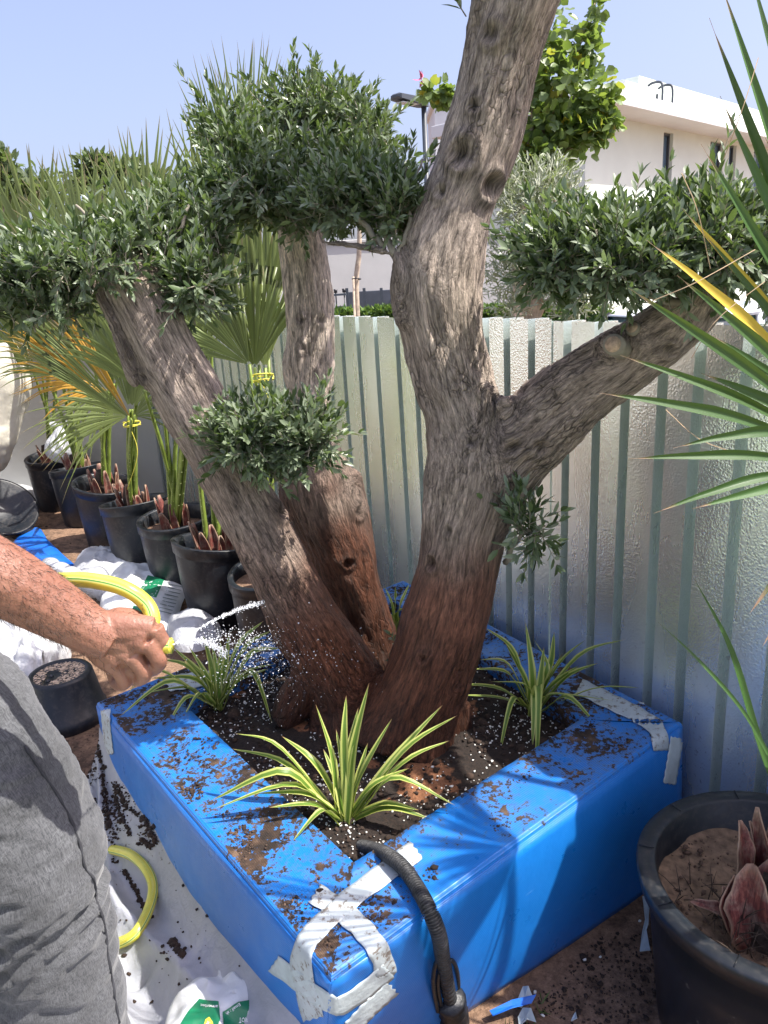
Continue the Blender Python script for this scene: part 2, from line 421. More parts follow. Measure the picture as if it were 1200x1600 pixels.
def mk_palm(name, base, tip, yel, ye=0.0, tr=.3):
    m = NM(name); a = m.n('Attribute', _attribute_name='t').outputs['Fac']; v = m.n('Attribute', _attribute_name='v').outputs['Fac']
    c = m.coord('World'); nz = m.noise(c, 14, 3)
    g = m.ramp(v, [(0, tuple(x*.75 for x in base)), (1, tuple(min(1, x*1.3) for x in base))])
    e = m.n('Attribute', _attribute_name='e').outputs['Fac']      # yellowing leaflets
    g = m.mix(m.ramp(m.math('ADD', e, m.math('MULTIPLY', m.math('SUBTRACT', nz, .5), .5)), [(.4, 0.0), (.7, 1.0)]), g, yel)
    k = m.ramp(m.math('ADD', a, m.math('MULTIPLY', m.math('SUBTRACT', nz, .5), .12)), [(.86, 0.0), (.93, 1.0)])
    col = m.mix(k, g, tip)
    x = m.n('Attribute', _attribute_name='x').outputs['Fac']
    st = m.math('SINE', m.math('MULTIPLY', x, 38.0)); h = m.math('MULTIPLY', st, .5)
    return m.leafy(col, .4, tr, m.mix(.5, col, (.35, .45, .05)), m.bump(h, .25, .0008))
M['palm'] = mk_palm('fan_palm_blade', (.18, .225, .075), (.3, .24, .14), (.60, .33, .05))
M['palm_near'] = mk_palm('near_palm_blade', (.05, .115, .028), (.30, .19, .12), (.60, .42, .05), tr=.22)
M['petiole'] = simple('palm_petiole', (.20, .27, .05), .4, .35, 18, .2, 60)
M['petiole_pale'] = simple('petiole_edge_teeth', (.62, .66, .28), .45, .2, 40)
M['string'] = simple('yellow_string', (.7, .62, .08), .6, .2, 30)
def mk_spider():
    m = NM('striped_grass_leaf'); x = m.n('Attribute', _attribute_name='x').outputs['Fac']; v = m.n('Attribute', _attribute_name='v').outputs['Fac']; t = m.n('Attribute', _attribute_name='t').outputs['Fac']
    ax = m.math('ABSOLUTE', m.math('SUBTRACT', x, .5))
    # green blade with cream margins and faint pale pinstripes
    cream = m.ramp(v, [(0, (.50, .54, .14)), (1, (.72, .72, .26))]); green = m.ramp(v, [(0, (.09, .18, .025)), (1, (.17, .30, .045))])
    k = m.ramp(ax, [(.22, 0.0), (.29, 1.0)]); col = m.mix(k, green, cream)
    ps = m.math('SINE', m.math('MULTIPLY', x, 62.0)); col = m.mix(m.ramp(ps, [(.5, 0.0), (.9, .35)]), col, (.3, .4, .09))
    col = m.mix(m.ramp(t, [(.95, 0.0), (.99, 1.0)]), col, (.35, .2, .1))
    return m.leafy(col, .35, .3, m.mix(.5, col, (.5, .6, .08)), m.bump(ps, .2, .0006))
M['spider'] = mk_spider()
M['perlite'] = simple('perlite', (.72, .72, .68), .8, .1)
M['clod'] = simple('soil_clod', (.035, .021, .014), .95, .6, 50, .5, 200)
M['clod_tan'] = simple('tan_soil_clod', (.10, .062, .042), .95, .5, 50, .5, 200)
def mk_hose():
    m = NM('yellow_garden_hose'); x = m.n('TexCoord').outputs['UV']; s = m.n('SeparateXYZ'); m.l(x, s.inputs[0])
    u = m.math('FRACT', m.math('MULTIPLY', s.outputs[0], 3.0)); d = m.math('ABSOLUTE', m.math('SUBTRACT', u, .5))
    k = m.ramp(d, [(.035, 1.0), (.055, 0.0)]); w_ = m.ramp(d, [(.10, 1.0), (.14, 0.0)])
    c = m.coord('World'); base = m.ramp(m.noise(c, 20, 3), [(.3, (.52, .50, .045)), (.7, (.68, .63, .08))])
    base = m.mix(m.math('MULTIPLY', w_, .5), base, (.75, .75, .35)); col = m.mix(k, base, (.10, .30, .07))
    dr = m.ramp(m.noise(c, 90, 3), [(.68, 0.0), (.72, .7)]); col = m.mix(dr, col, (.2, .13, .07))
    return m.pbr(col, .32, None, Subsurface_Weight=.08)
M['hose'] = mk_hose()
M['black_hose'] = simple('ribbed_black_conduit', (.022, .023, .025), .5, .6, 90, .4, 200)
M['black_tape'] = simple('black_wrapping_tape', (.012, .014, .018), .45, .4, 30, .6, 55)
def mk_skin():
    m = NM('skin'); c = m.coord('World'); f = m.noise(c, 45, 4, .6); g = m.noise(c, 11, 3); h = m.noise(c, 240, 3, .6)
    col = m.ramp(g, [(.3, (.235, .105, .070)), (.55, (.315, .155, .107)), (.75, (.385, .21, .15))])
    col = m.mix(m.ramp(f, [(.42, 0.0), (.75, .35)]), col, (.19, .07, .045))
    col = m.mix(m.ramp(m.noise(c, 130, 2), [(.73, 0.0), (.76, .7)]), col, (.10, .05, .03))
    v = m.n('TexVoronoi', Scale=300.0); m.l(c, v.inputs['Vector'])
    hh = m.math('ADD', m.math('MULTIPLY', v.outputs['Distance'], .5), m.math('ADD', h, m.math('MULTIPLY', f, 1.5)))
    return m.pbr(col, .5, m.bump(hh, .35, .002), Subsurface_Weight=.12, Subsurface_Scale=.01)
M['skin'] = mk_skin()
M['hair'] = simple('dark_hair', (.02, .013, .01), .5, .2)
def mk_denim(name, dark, light):
    m = NM(name); c = m.coord('World'); bc = m.coord(attr='bc'); a = m.coord(attr='bc', scale=(1, 1, .22)); b = m.coord(attr='bc', scale=(.25, .25, 1))
    f1 = m.noise(a, 620, 2, .6); f2 = m.noise(b, 620, 2, .6); g = m.noise(bc, 11, 5, .65)
    s = m.math('ADD', m.math('MULTIPLY', f1, .6), m.math('MULTIPLY', f2, .4))
    col = m.ramp(s, [(.36, dark), (.5, tuple((p+q)/2 for p, q in zip(dark, light))), (.66, light)])
    col = m.mix(.85, col, m.ramp(g, [(.3, .5), (.7, 1.35)]), 'MULTIPLY')
    return m.pbr(col, .9, m.bump(s, .5, .0012), Sheen_Weight=.2)
M['denim'] = mk_denim('grey_washed_denim', (.034, .036, .041), (.118, .122, .13))
M['seam'] = simple('denim_seam_thread', (.035, .036, .042), .9, .3, 90)
M['cream_cloth'] = simple('cream_trouser_cloth', (.70, .66, .55), .85, .06, 20, .4, 30)
M['shirt'] = simple('navy_shirt_cloth', (.05, .07, .16), .85, .3, 12, .4, 60)
M['dark_boot'] = simple('dark_boot', (.012, .012, .016), .5, .3)
def mk_sheet(name, c0, c1, tr=.25, ro=.38, b=.5):
    m = NM(name); c = m.coord('World'); f = m.noise(c, 7, 5, .6, .6); g = m.noise(c, 55, 5, .7)
    st = m.coord('World', (1, 1, 1)); col = m.ramp(f, [(.3, c0), (.7, c1)])
    big = m.noise(c, 3.2, 3); a = m.n('Attribute', _attribute_name='dirt').outputs['Fac']
    k = m.ramp(m.math('ADD', m.math('ADD', m.math('MULTIPLY', g, .8), m.math('MULTIPLY', big, .35)), m.math('MULTIPLY', a, .5)), [(.80, 0.0), (.86, .9)])
    col = m.mix(k, col, (.045, .028, .02))
    return m.leafy(col, ro, tr, None, m.bump(m.math('ADD', m.math('MULTIPLY', f, 2), m.noise(c, 26, 4, .6, 1.5)), b, .008))
M['sheet'] = mk_sheet('white_plastic_sheeting', (.40, .42, .46), (.55, .56, .60))
M['white_bag'] = mk_sheet('white_plastic_bag', (.56, .58, .61), (.72, .73, .75), .3, .3, .8)
M['soil_bag'] = simple('printed_sack_white', (.66, .68, .68), .4, .1, 9, .6, 24)
M['green_print'] = simple('green_print', (.010, .17, .075), .4, .2, 20, .3, 30)
M['white_print'] = simple('white_print', (.78, .8, .78), .45, .05)
M['yellow_print'] = simple('yellow_print', (.8, .65, .06), .45, .05)
M['grey_print'] = simple('grey_print', (.25, .3, .28), .5, .1)
M['red_print'] = simple('dark_red_print', (.3, .02, .03), .5, .1)
M['wall'] = simple('painted_wall', (.50, .50, .48), .85, .06, 2, .25, 30)
M['villa'] = simple('villa_render', (.71, .785, .70), .85, .04, 1.2, .15, 20)
M['villa_trim'] = simple('villa_trim', (.70, .72, .72), .8, .04, 1.5)
M['window_frame'] = simple('dark_window_frame', (.06, .07, .08), .4, .1)
M['glass'] = NM('window_glass').pbr((.10, .17, .24), .06, None, 0, Specular_IOR_Level=1.0)
M['lamp_grey'] = simple('lamp_grey_paint', (.055, .065, .08), .45, .1)
M['lens'] = simple('lamp_lens', (.6, .62, .62), .3, .05)
M['car_paint'] = simple('white_car_paint', (.72, .75, .8), .18, .03, 2, Coat_Weight=.6)
M['car_glass'] = NM('car_glass').pbr((.03, .09, .09), .05, None, 0, Specular_IOR_Level=1.0)
M['car_trim'] = simple('car_black_trim', (.012, .012, .014), .4, .1)
M['tyre'] = simple('tyre_rubber', (.02, .02, .02), .8, .2)
M['asphalt'] = simple('asphalt', (.055, .055, .055), .9, .2, 50, .5, 200)
M['mesh_screen'] = simple('dark_screen_mesh', (.07, .08, .10), .6, .3, 3)
M['flower'] = simple('pink_flower', (.55, .10, .22), .6, .3, 60)
M['grass'] = leaf_mat('grass_blade', [(0, (.03, .07, .012)), (.6, (.07, .13, .03)), (1, (.22, .24, .08))], trans=.25)
mw = NM('water'); gl = mw.n('BsdfPrincipled', Roughness=.12); gl.inputs['Base Color'].default_value = (.93, .96, 1, 1)
gl.inputs['Transmission Weight'].default_value = .35; gl.inputs['IOR'].default_value = 1.33; mw.l(gl.outputs[0], mw.out.inputs[0]); M['water'] = mw.m

# ------------------------------------------------------------------ ground, road, lawn
ZB = .45
Nc, Lc, Rc, Bc = Z(517, 1527, ZB), Z(150, 1097, ZB), Z(1066, 1128, ZB), Z(630, 906, ZB)
FA = math.radians(120.5); FD = np.array([math.cos(FA), math.sin(FA), 0]); FN = np.array([-math.sin(FA), math.cos(FA), 0])  # FN faces the yard
F0 = Rc+np.array([.035, .05, 0]); F0[2] = 0
def ax(lo, hi, n, c=0, k=4.2):
    t = np.linspace(-1, 1, n); v = np.sinh(t*k)/math.sinh(k); return np.where(v < 0, c+v*(c-lo), c+v*(hi-c))
gx = ax(-250, 250, 240, -.3, 6.2); gy = ax(-200, 400, 260, 1.9, 6.2)
X, Y = np.meshgrid(gx, gy)
Q = np.stack([X, Y, X*0], -1)
zz = .022*(fbm(Q*3.1, 3)-.5) + .014*(fbm(Q*17, 3)-.5)
side = (X-F0[0])*FN[0]+(Y-F0[1])*FN[1]
zz = np.where(side < -.25, -.42, zz)
inb = (side > .05) & (X > -1.0) & (X < .9) & (Y > 1.1)
G = np.stack([X, Y, zz], -1).reshape(-1, 3); ny, nx = X.shape
idx = np.arange(nx*ny).reshape(ny, nx); Fq = np.stack([idx[:-1, :-1], idx[:-1, 1:], idx[1:, 1:], idx[1:, :-1]], -1).reshape(-1, 4)
props(mesh('ground', G, Fq, M['ground']), kind='structure')
props(mesh('road', [(-40, 9, -.414), (60, 3.2, -.414), (60, 9, -.414), (-40, 15, -.414)], [(0, 1, 2, 3)], M['asphalt'], smooth=False), kind='structure')
props(mesh('lawn', [(-9, -9, .035), (9, -9, .035), (9, -.15, .035), (-9, -.15, .035), (-9, -9, -.06), (9, -9, -.06), (9, -.15, -.06), (-9, -.15, -.06)],
           [(0, 1, 2, 3), (3, 2, 6, 7), (0, 3, 7, 4), (1, 5, 6, 2), (0, 4, 5, 1)], M['lawn'], smooth=False), kind='structure')

props(mesh('lawn', [(-14, -.15, .033), (-2.6, -.15, .033), (-2.6, 1.9, .033), (-4.2, 3.2, .033), (-14, 3.2, .033)], [(0, 1, 2, 3, 4)], M['lawn'], smooth=False), kind='structure')

# ------------------------------------------------------------------ corrugated fence
fence = empty('corrugated_fence', F0, 'silver corrugated metal fence behind the olive tree and planter', 'fence')
known = [-.140, -.096, .027, .131, .248, .348, .465, .609, .721, .821, .956, 1.09, 1.227, 1.347, 1.501, 1.643, 1.779]
S = [-.096-.124*k for k in range(12, 0, -1)]+known[1:]; S += [1.779+.128*k for k in range(1, 26)]
def fence_profile(s0, s1, cs):
    """outline (s, offset): wide pans standing proud, narrow recessed grooves"""
    pr = [(s0, .0)]
    for c in cs: pr += [(c-.0165, .0), (c-.014, -.056), (c+.014, -.056), (c+.0165, .0)]
    pr.append((s1, .0)); return pr
k0 = 0; H0 = 1.452
for a in range(0, len(S), 6):
    cs = S[a:a+6]; s0 = (S[a-1]+S[a])/2-.012 if a else S[0]-.06; s1 = (S[a+6]+S[a+5])/2 if a+6 < len(S) else S[-1]+.06
    pr = fence_profile(s0, s1, cs); lift = .0035 if (a//6) % 2 else 0
    zs = np.array([0]+list(np.linspace(.02, H0, 14))+[H0+ (.004 if lift else 0)]); V = []; dirt = []
    pp = []
    for i in range(len(pr)-1):
        for t in (0, .5): pp.append((pr[i][0]*(1-t)+pr[i+1][0]*t, pr[i][1]*(1-t)+pr[i+1][1]*t))
    pp.append(pr[-1])
    for z in zs:
        for (s, o) in pp:
            q = F0+FD*s+FN*(o+lift+.004*math.sin(s*3.1+z*2)); V.append((q[0], q[1], z)); dirt.append(max(0, 1-z/.9)**1.5)
    m_ = len(pp); Fs = [(i*m_+j, i*m_+j+1, (i+1)*m_+j+1, (i+1)*m_+j) for i in range(len(zs)-1) for j in range(m_-1)]
    o = mesh('metal_sheet', V, Fs, M['fence'], fence, smooth=False, attrs={'dirt': dirt})
    so_ = o.modifiers.new('solid', 'SOLIDIFY'); so_.thickness = .0012; so_.offset = -1
    for c in cs[::2]:
        for zc in (1.425, .62):
            q = F0+FD*c+FN*(-.056+lift); q[2] = zc
            C = np.array([q, q+FN*.006]); tube('screw', C, [.0075, .005], M['screw'], fence, 8)
fr = MB()
for zc in (.25, 1.3):
    a_, b_2 = F0+FD*S[0]-FN*.08, F0+FD*S[-1]-FN*.08
    a_ = a_.copy(); b_2 = b_2.copy(); a_[2] = b_2[2] = zc; fr.tube([a_, b_2], .02, 4)
fr.build('rail', M['screw'], fence)
for s in np.arange(S[0], S[-1], 1.4):
    q = F0+FD*s-FN*.13; q[2] = -.4; q2 = q.copy(); q2[2] = 1.42; tube('post', [q, q2], .025, M['screw'], fence, 8)

# ------------------------------------------------------------------ boundary walls
def wall(name, a, b, h, th, label, mat, z0=0.0, cap=True):
    a = np.array([*a[:2], z0]); b = np.array([*b[:2], z0]); d = b-a; L = np.linalg.norm(d); rot = math.atan2(d[1], d[0]); c = (a+b)/2
    e = empty(name, c, label, 'wall')
    bevel(MB().box((c[0], c[1], z0+h/2), L, th, h, rot).build('wall_body', mat, e), .01)
    if cap: bevel(MB().box((c[0], c[1], z0+h+.03), L+.06, th+.08, .06, rot).build('wall_cap', mat, e), .01)
    return e
we = F0+FD*S[-1]
wall('boundary_wall', (we[0]-.02, we[1]+.08), (we[0]-4.2, we[1]+.75), 1.75, .15, 'plain grey plastered wall behind the potted palms, left of the metal fence', M['wall'])
wall('garden_wall', P(300, 500, 15), P(860, 500, 15.5), 2.65, .2, 'pale grey wall far beyond the metal fence seen between the olive stems', M['wall'], -.42)

# ------------------------------------------------------------------ planter box
pl = empty('planter_box', ((Nc+Lc+Rc+Bc)/4)*[1, 1, 0], 'large square planter wrapped in bright blue fluted plastic, white tape on its corners', 'planter')
wrim = .19
def inner(c, p, n, wd):          # corner c with neighbours p, n moved inwards
    e1, e2 = nrm((p-c)[:2]), nrm((n-c)[:2]); cr = abs(e1[0]*e2[1]-e1[1]*e2[0]); r = c.copy(); r[:2] += (e1+e2)*wd/cr; return r
Ni, Li, Ri, Bi = inner(Nc, Lc, Rc, wrim), inner(Lc, Nc, Bc, wrim), inner(Rc, Nc, Bc, wrim), inner(Bc, Lc, Rc, .14)
bN = Nc+np.array([-.01, -.035, 0]); bN[2] = -.01
r1, r2 = Z(1005, 1396, .0), Z(740, 1571, .0)
dd = nrm((r1-r2)[:2]); 
def on_line(q): v = (q-r2)[:2]@dd; o = r2.copy(); o[:2] = r2[:2]+dd*v; return o
bN = on_line(Nc); bR = on_line(Rc); bN[2] = bR[2] = -.01
bL = Lc.copy(); bL[2] = -.01; bB = Bc.copy(); bB[2] = -.01
def quad_panel(name, q, mat, n1=24, n2=10, bulge=0.0, dirt=0.0, out=None, jag=0.0, th=.004):
    """q = a,b (top edge), c,d (below b, a)"""
    a, b, c, d = [np.array(v, float) for v in q]; V = []; uv = []; dr = []; L = np.linalg.norm(b-a); Wd = np.linalg.norm(d-a)
    for j in range(n2+1):
        for i in range(n1+1):
            s, t = i/n1, j/n2; p = (a*(1-s)+b*s)*(1-t)+(d*(1-s)+c*s)*t
            if out is not None and bulge:
                p = p+np.array(out)*bulge*(math.sin(math.pi*s)**.7*math.sin(math.pi*min(1, t*1.0))**.7+ .6*(noise(p*4.1)-.5)*math.sin(math.pi*t)*min(1, 6*s*(1-s)))
            V.append(p); uv.append((s*L, t*Wd)); dr.append(dirt)
    m1 = n1+1; Fs = [(j*m1+i, j*m1+i+1, (j+1)*m1+i+1, (j+1)*m1+i) for j in range(n2) for i in range(n1)]
    o = mesh(name, V, Fs, mat, pl, uv=uv, attrs={'dirt': dr})
    so_ = o.modifiers.new('solid', 'SOLIDIFY'); so_.thickness = th; so_.offset = 0
    return o
outR = nrm(np.array([(Rc-Nc)[1], -(Rc-Nc)[0], 0])); outL = nrm(np.array([-(Lc-Nc)[1], (Lc-Nc)[0], 0]))
if outL@(Nc-Bc) < 0: outL = -outL
# rim panels with rounded outer fold, side panels
def side(name, a, b, c, d, out, ai, bi, dirt):
    """side + folded top strip; a,b top outer corners, c,d bottom, ai,bi inner corners"""
    quad_panel('side_panel', (a-np.array([0, 0, .012]), b-np.array([0, 0, .012]), c, d), M['blue_side'], 40, 14, .018, 0, out)
    # rim strip incl. small rounded fold down
    n1 = 50; prof = []
    for k in range(5):
        ang = math.pi/2*k/4; prof.append((-.012*(1-math.sin(ang)), -.012*(1-math.cos(ang))))
    V = []; uv = []; dr = []; rows = []
    for i in range(n1+1):
        s = i/n1; o0 = a*(1-s)+b*s; in0 = ai*(1-s)+bi*s; col = []
        rr = .012
        for k in range(5):
            an = math.pi/2*(1-k/4); dirn = nrm(in0-o0)
            p = o0+dirn*(rr*(1-math.sin(an)))+np.array([0, 0, -rr*(1-math.cos(an))]); col.append(p)
        Wd = np.linalg.norm(in0-o0)
        for t in np.linspace(.12, 1, 9): 
            p = o0+(in0-o0)*t; p = p+np.array([0, 0, -.010*math.sin(math.pi*t)*noise(np.array([s*5+dirt*9, t*2, 3.3]))]); col.append(p)
        p = in0+np.array([0, 0, -.03]); col.append(p); p = in0+np.array([0, 0, -.09]); col.append(p)
        L = np.linalg.norm(b-a); dist = 0
        for k, p in enumerate(col):
            if k: dist += np.linalg.norm(p-col[k-1])
            V.append(p); uv.append((s*L, dist)); dr.append(dirt if k > 3 else 0)
    m1 = len(V)//(n1+1); Fs = [(i*m1+k, (i+1)*m1+k, (i+1)*m1+k+1, i*m1+k+1) for i in range(n1) for k in range(m1-1)]
    o = mesh('rim_panel', V, Fs, M['blue_top'], pl, uv=uv, attrs={'dirt': dr}); return o
outB2 = -outR; 
rim1 = side('r', Nc, Rc, bR, bN, outR, Ni, Ri, .08)
rim2 = side('l', Lc, Nc, bN, bL, outL, Li, Ni, .42)
rim3 = side('b', Bc, Lc, bL, bB, nrm(np.cross(Lc-Bc, [0, 0, 1.])), Bi, Li, .4)
rim4 = side('k', Rc, Bc, bB, bR, nrm(np.cross(Bc-Rc, [0, 0, 1.])), Ri, Bi, .3)
# tape strips
top = (np.array([0, 0, ZB]), np.array([0, 0, 1.0])); fR = (Nc+outR*.011, outR); 
nR = nrm(np.cross(Rc-Nc, bN-Nc)); fRp = (Nc-nR*0.0, nR); nL = nrm(np.cross(Lc-Nc, bN-Nc)); fLp = (Nc, nL)
sideR = [o for o in pl.children if o.name.startswith('side_panel')][0]; sideL = [o for o in pl.children if o.name.startswith('side_panel')][1]
TT = {}
def combined(objs):
    V = []; Fs = []; n = 0
    for o in objs:
        off = np.array(o.location)+np.array(o.parent.location)
        vs = [np.array(v.co)+off for v in o.data.vertices]; V += [tuple(v) for v in vs]; Fs += [tuple(i+n for i in f.vertices) for f in o.data.polygons]; n += len(vs)
    return BVHTree.FromPolygons(V, Fs)
boxtree = combined([rim1, rim2, rim3, rim4]+[o for o in pl.children if o.name.startswith('side_panel')])
def tape(poly, clean=False):
    o = drape('tape_strip', poly, boxtree, M['tape_clean' if clean else 'tape'], pl, 10, 7, .0042)
    s = o.modifiers.new('solid', 'SOLIDIFY'); s.thickness = .0006; return o
def ribbon(pts, wd, clean=False):
    pa = np.array(pts, float); ls = np.r_[0, np.cumsum(np.linalg.norm(np.diff(pa, axis=0), axis=1))]; tt_ = np.linspace(0, ls[-1], 40); K = np.stack([np.interp(tt_, ls, pa[:, 0]), np.interp(tt_, ls, pa[:, 1])], -1); K[1:-1] = (K[:-2]+K[1:-1]*2+K[2:])/4; T = np.gradient(K, axis=0); T /= np.linalg.norm(T, axis=1)[:, None]; Nn = np.stack([-T[:, 1], T[:, 0]], -1); V = []; rows = []
    for i, (k, n) in enumerate(zip(K, Nn)):
        row = []
        for f in np.linspace(-.5, .5, 7):
            e = (2.2*math.sin(f*19+pts[0][0]) if i in (0, 39) else 0)
            q = k+n*wd*f*(1+.05*math.sin(i*.9))+T[i]*e; h = hit(boxtree, q[0], q[1], .0042)
            row.append(h)
        rows.append(row)
    idx = {}; Fs = []
    for i in range(40):
        for j in range(7):
            if rows[i][j] is not None: idx[i, j] = len(V); V.append(rows[i][j])
    for i in range(39):
        for j in range(6):
            c = [(i, j), (i, j+1), (i+1, j+1), (i+1, j)]
            if all(k in idx for k in c): Fs.append([idx[k] for k in c])
    o = mesh('tape_strip', V, Fs, M['tape_clean' if clean else 'tape'], pl); m_ = o.modifiers.new('solid', 'SOLIDIFY'); m_.thickness = .0006
ribbon([(651, 1330), (600, 1367), (550, 1404), (505, 1444), (480, 1470), (471, 1500), (480, 1545), (492, 1590)], 33)
ribbon([(492, 1398), (530, 1422), (565, 1452), (588, 1480), (597, 1500), (602, 1522)], 34)
ribbon([(430, 1504), (465, 1529), (500, 1556), (526, 1572), (560, 1552), (606, 1514)], 28, True)
ribbon([(545, 1606), (575, 1574), (612, 1541)], 26, True)
ribbon([(905, 1074), (950, 1096), (990, 1115), (1024, 1136), (1030, 1150), (1031, 1172)], 25)
ribbon([(1056, 1152), (1050, 1188), (1044, 1224)], 20, True)
ribbon([(1000, 1096), (1033, 1103)], 9)
ribbon([(166, 1110), (169, 1145), (173, 1178)], 13)
ribbon([(262, 1070), (320, 1062), (365, 1068)], 24)
# soil
Sc = (Ni+Li+Ri+Bi)/4
def soil_z(x, y):
    q = np.stack([x, y, x*0], -1); d = np.hypot(x-(-.02), y-2.0)
    return ZB-.055+.05*np.exp(-(d/.28)**2)+.03*(fbm(q*9, 4)-.5)+.012*(fbm(q*40, 3)-.5)
corn = [Ni, Ri, Bi, Li]; n = 90; V = []; sd_ = []
for j in range(n+1):
    for i in range(n+1):
        s, t = i/n*1.04-.02, j/n*1.04-.02; p = (Ni*(1-s)+Ri*s)*(1-t)+(Li*(1-s)+Bi*s)*t; V.append(p)
V = np.array(V); V[:, 2] = soil_z(V[:, 0], V[:, 1])
sand = np.zeros(len(V))
for (px, py, r) in ((665, 1212, .085), (612, 1243, .03), (470, 1135, .05), (575, 1190, .05), (730, 1110, .06), (370, 1075, .06), (700, 1225, .04)):
    c = Z(px, py, .41); sand = np.maximum(sand, np.exp(-(np.hypot(V[:, 0]-c[0], V[:, 1]-c[1])/r)**2)*(1.0 if px == 665 else .62))
m1 = n+1; Fs = np.array([(j*m1+i, j*m1+i+1, (j+1)*m1+i+1, (j+1)*m1+i) for j in range(n) for i in range(n)])
mesh('soil', V, Fs, M['soil'], pl, attrs={'sand': sand})
def inside_soil(p):
    # barycentric on the inner quad via sampling
    return True
ICO = None
def ico():
    bm = bmesh.new(); bmesh.ops.create_icosphere(bm, subdivisions=1, radius=1); V = np.array([v.co[:] for v in bm.verts]); Fs = np.array([[v.index for v in f.verts] for f in bm.faces]); bm.free(); return V, Fs
IV, IF = ico()
def scatter_lumps(name, pts, sizes, mat, parent=None, squash=.7):
    pts = np.asarray(pts); n = len(pts); A = RNG.normal(size=(n, 3, 3)); Qm, _ = np.linalg.qr(A)
    jit = 1+.35*(RNG.random((n, len(IV), 1))-.5)*2
    sc = np.asarray(sizes)[:, None, None]*np.array([1, 1, 1])*(.7+.6*RNG.random((n, 1, 3)))
    Vv = np.einsum('nij,nvj->nvi', Qm, IV[None]*jit*sc); Vv[..., 2] *= squash; Vv += pts[:, None, :]
    Fq = (IF[None]+(np.arange(n)*len(IV))[:, None, None]).reshape(-1, 3)
    return mesh(name, Vv.reshape(-1, 3), Fq, mat, parent, smooth=False)
def soil_pts(n, cen=None):
    s = RNG.random(n); t = RNG.random(n); p = (Ni*(1-s[:, None])+Ri*s[:, None])*(1-t[:, None])+(Li*(1-s[:, None])+Bi*s[:, None])*t[:, None]
    k = fbm(p*[7, 7, 0]+3.3, 3); keep = k > RNG.random(n)*.45+.3; p = p[keep]; p[:, 2] = soil_z(p[:, 0], p[:, 1])+.002; return p
pp = soil_pts(5200); props(scatter_lumps('perlite_grains', pp, np.exp(RNG.normal(math.log(.0021), .38, len(pp))), M['perlite'], pl), kind='stuff')
pp = soil_pts(5200); props(scatter_lumps('soil_crumbs', pp, np.exp(RNG.normal(math.log(.0042), .5, len(pp))), M['clod'], pl), kind='stuff')
# spilled crumbs on rims and on the sheeting beside
def rim_pts(a, b, ai, bi, n, thr, lo=.06, hi=1.0):
    s = RNG.random(n)[:, None]; t = (lo+(hi-lo)*RNG.random(n))[:, None]; p = (a*(1-s)+b*s)*(1-t)+(ai*(1-s)+bi*s)*t
    k = fbm(p*[11, 11, 0]+1.7, 4); return p[k > thr+.10*RNG.random(n)]+[0, 0, -.002]
rp = np.vstack([rim_pts(Lc, Nc, Li, Ni, 11000, .52), rim_pts(Nc, Rc, Ni, Ri, 7500, .60), rim_pts(Bc, Lc, Bi, Li, 3500, .5), rim_pts(Rc, Bc, Ri, Bi, 4500, .54)])
kk = RNG.random(len(rp)) < .45
props(scatter_lumps('spilled_soil', rp[kk], np.exp(RNG.normal(math.log(.0020), .5, kk.sum())), M['clod'], pl, .5), kind='stuff')
props(scatter_lumps('spilled_sand', rp[~kk], np.exp(RNG.normal(math.log(.0014), .45, (~kk).sum())), M['clod_tan'], pl, .5), kind='stuff')

# ------------------------------------------------------------------ leaf clouds
TV = np.array([(0, 0, 0), (.28, -.42, .05), (.28, 0, 0), (.28, .42, .05), (.66, -.40, .03), (.66, 0, -.02), (.66, .40, .03), (1, 0, -.07)])
TF = [(0, 2, 1, 1), (0, 3, 2, 2), (1, 2, 5, 4), (2, 3, 6, 5), (4, 5, 7, 7), (5, 6, 7, 7)]
TFt = np.array([(0, 2, 1), (0, 3, 2), (1, 2, 5), (1, 5, 4), (2, 3, 6), (2, 6, 5), (4, 5, 7), (5, 6, 7)])
TVb = np.array([(0, 0, 0), (.15, -.5, .06), (.15, 0, 0), (.15, .5, .06), (.62, -.48, .1), (.62, 0, 0), (.62, .48, .1), (.88, 0, -.05), (1.0, -.24, .04), (1.0, .24, .04)])
TFb = np.array([(0, 2, 1), (0, 3, 2), (1, 2, 5), (1, 5, 4), (2, 3, 6), (2, 6, 5), (4, 5, 7), (5, 6, 7), (4, 7, 8), (7, 6, 9)])
def leaves(name, O, D, U, L, W, mat, parent=None, tv=TV, tf=TFt, kind='stuff', vals=None):
    O, D, U = map(np.asarray, (O, D, U)); D = D/np.linalg.norm(D, axis=1)[:, None]; U = U-D*(D*U).sum(1)[:, None]; U /= np.linalg.norm(U, axis=1)[:, None]+1e-9; Sd = np.cross(U, D)
    n = len(O); L = np.broadcast_to(L, n); W = np.broadcast_to(W, n)
    Vv = O[:, None]+tv[None, :, 0:1]*L[:, None, None]*D[:, None]+tv[None, :, 1:2]*W[:, None, None]*Sd[:, None]+tv[None, :, 2:3]*L[:, None, None]*U[:, None]
    Fq = (tf[None]+(np.arange(n)*len(tv))[:, None, None]).reshape(-1, 3)
    v = RNG.random(n) if vals is None else vals
    o = mesh(name, Vv.reshape(-1, 3), Fq, mat, parent, attrs={'v': np.repeat(v, len(tv))})
    if kind: o['kind'] = kind
    return o
UNIT_LEAF = {}
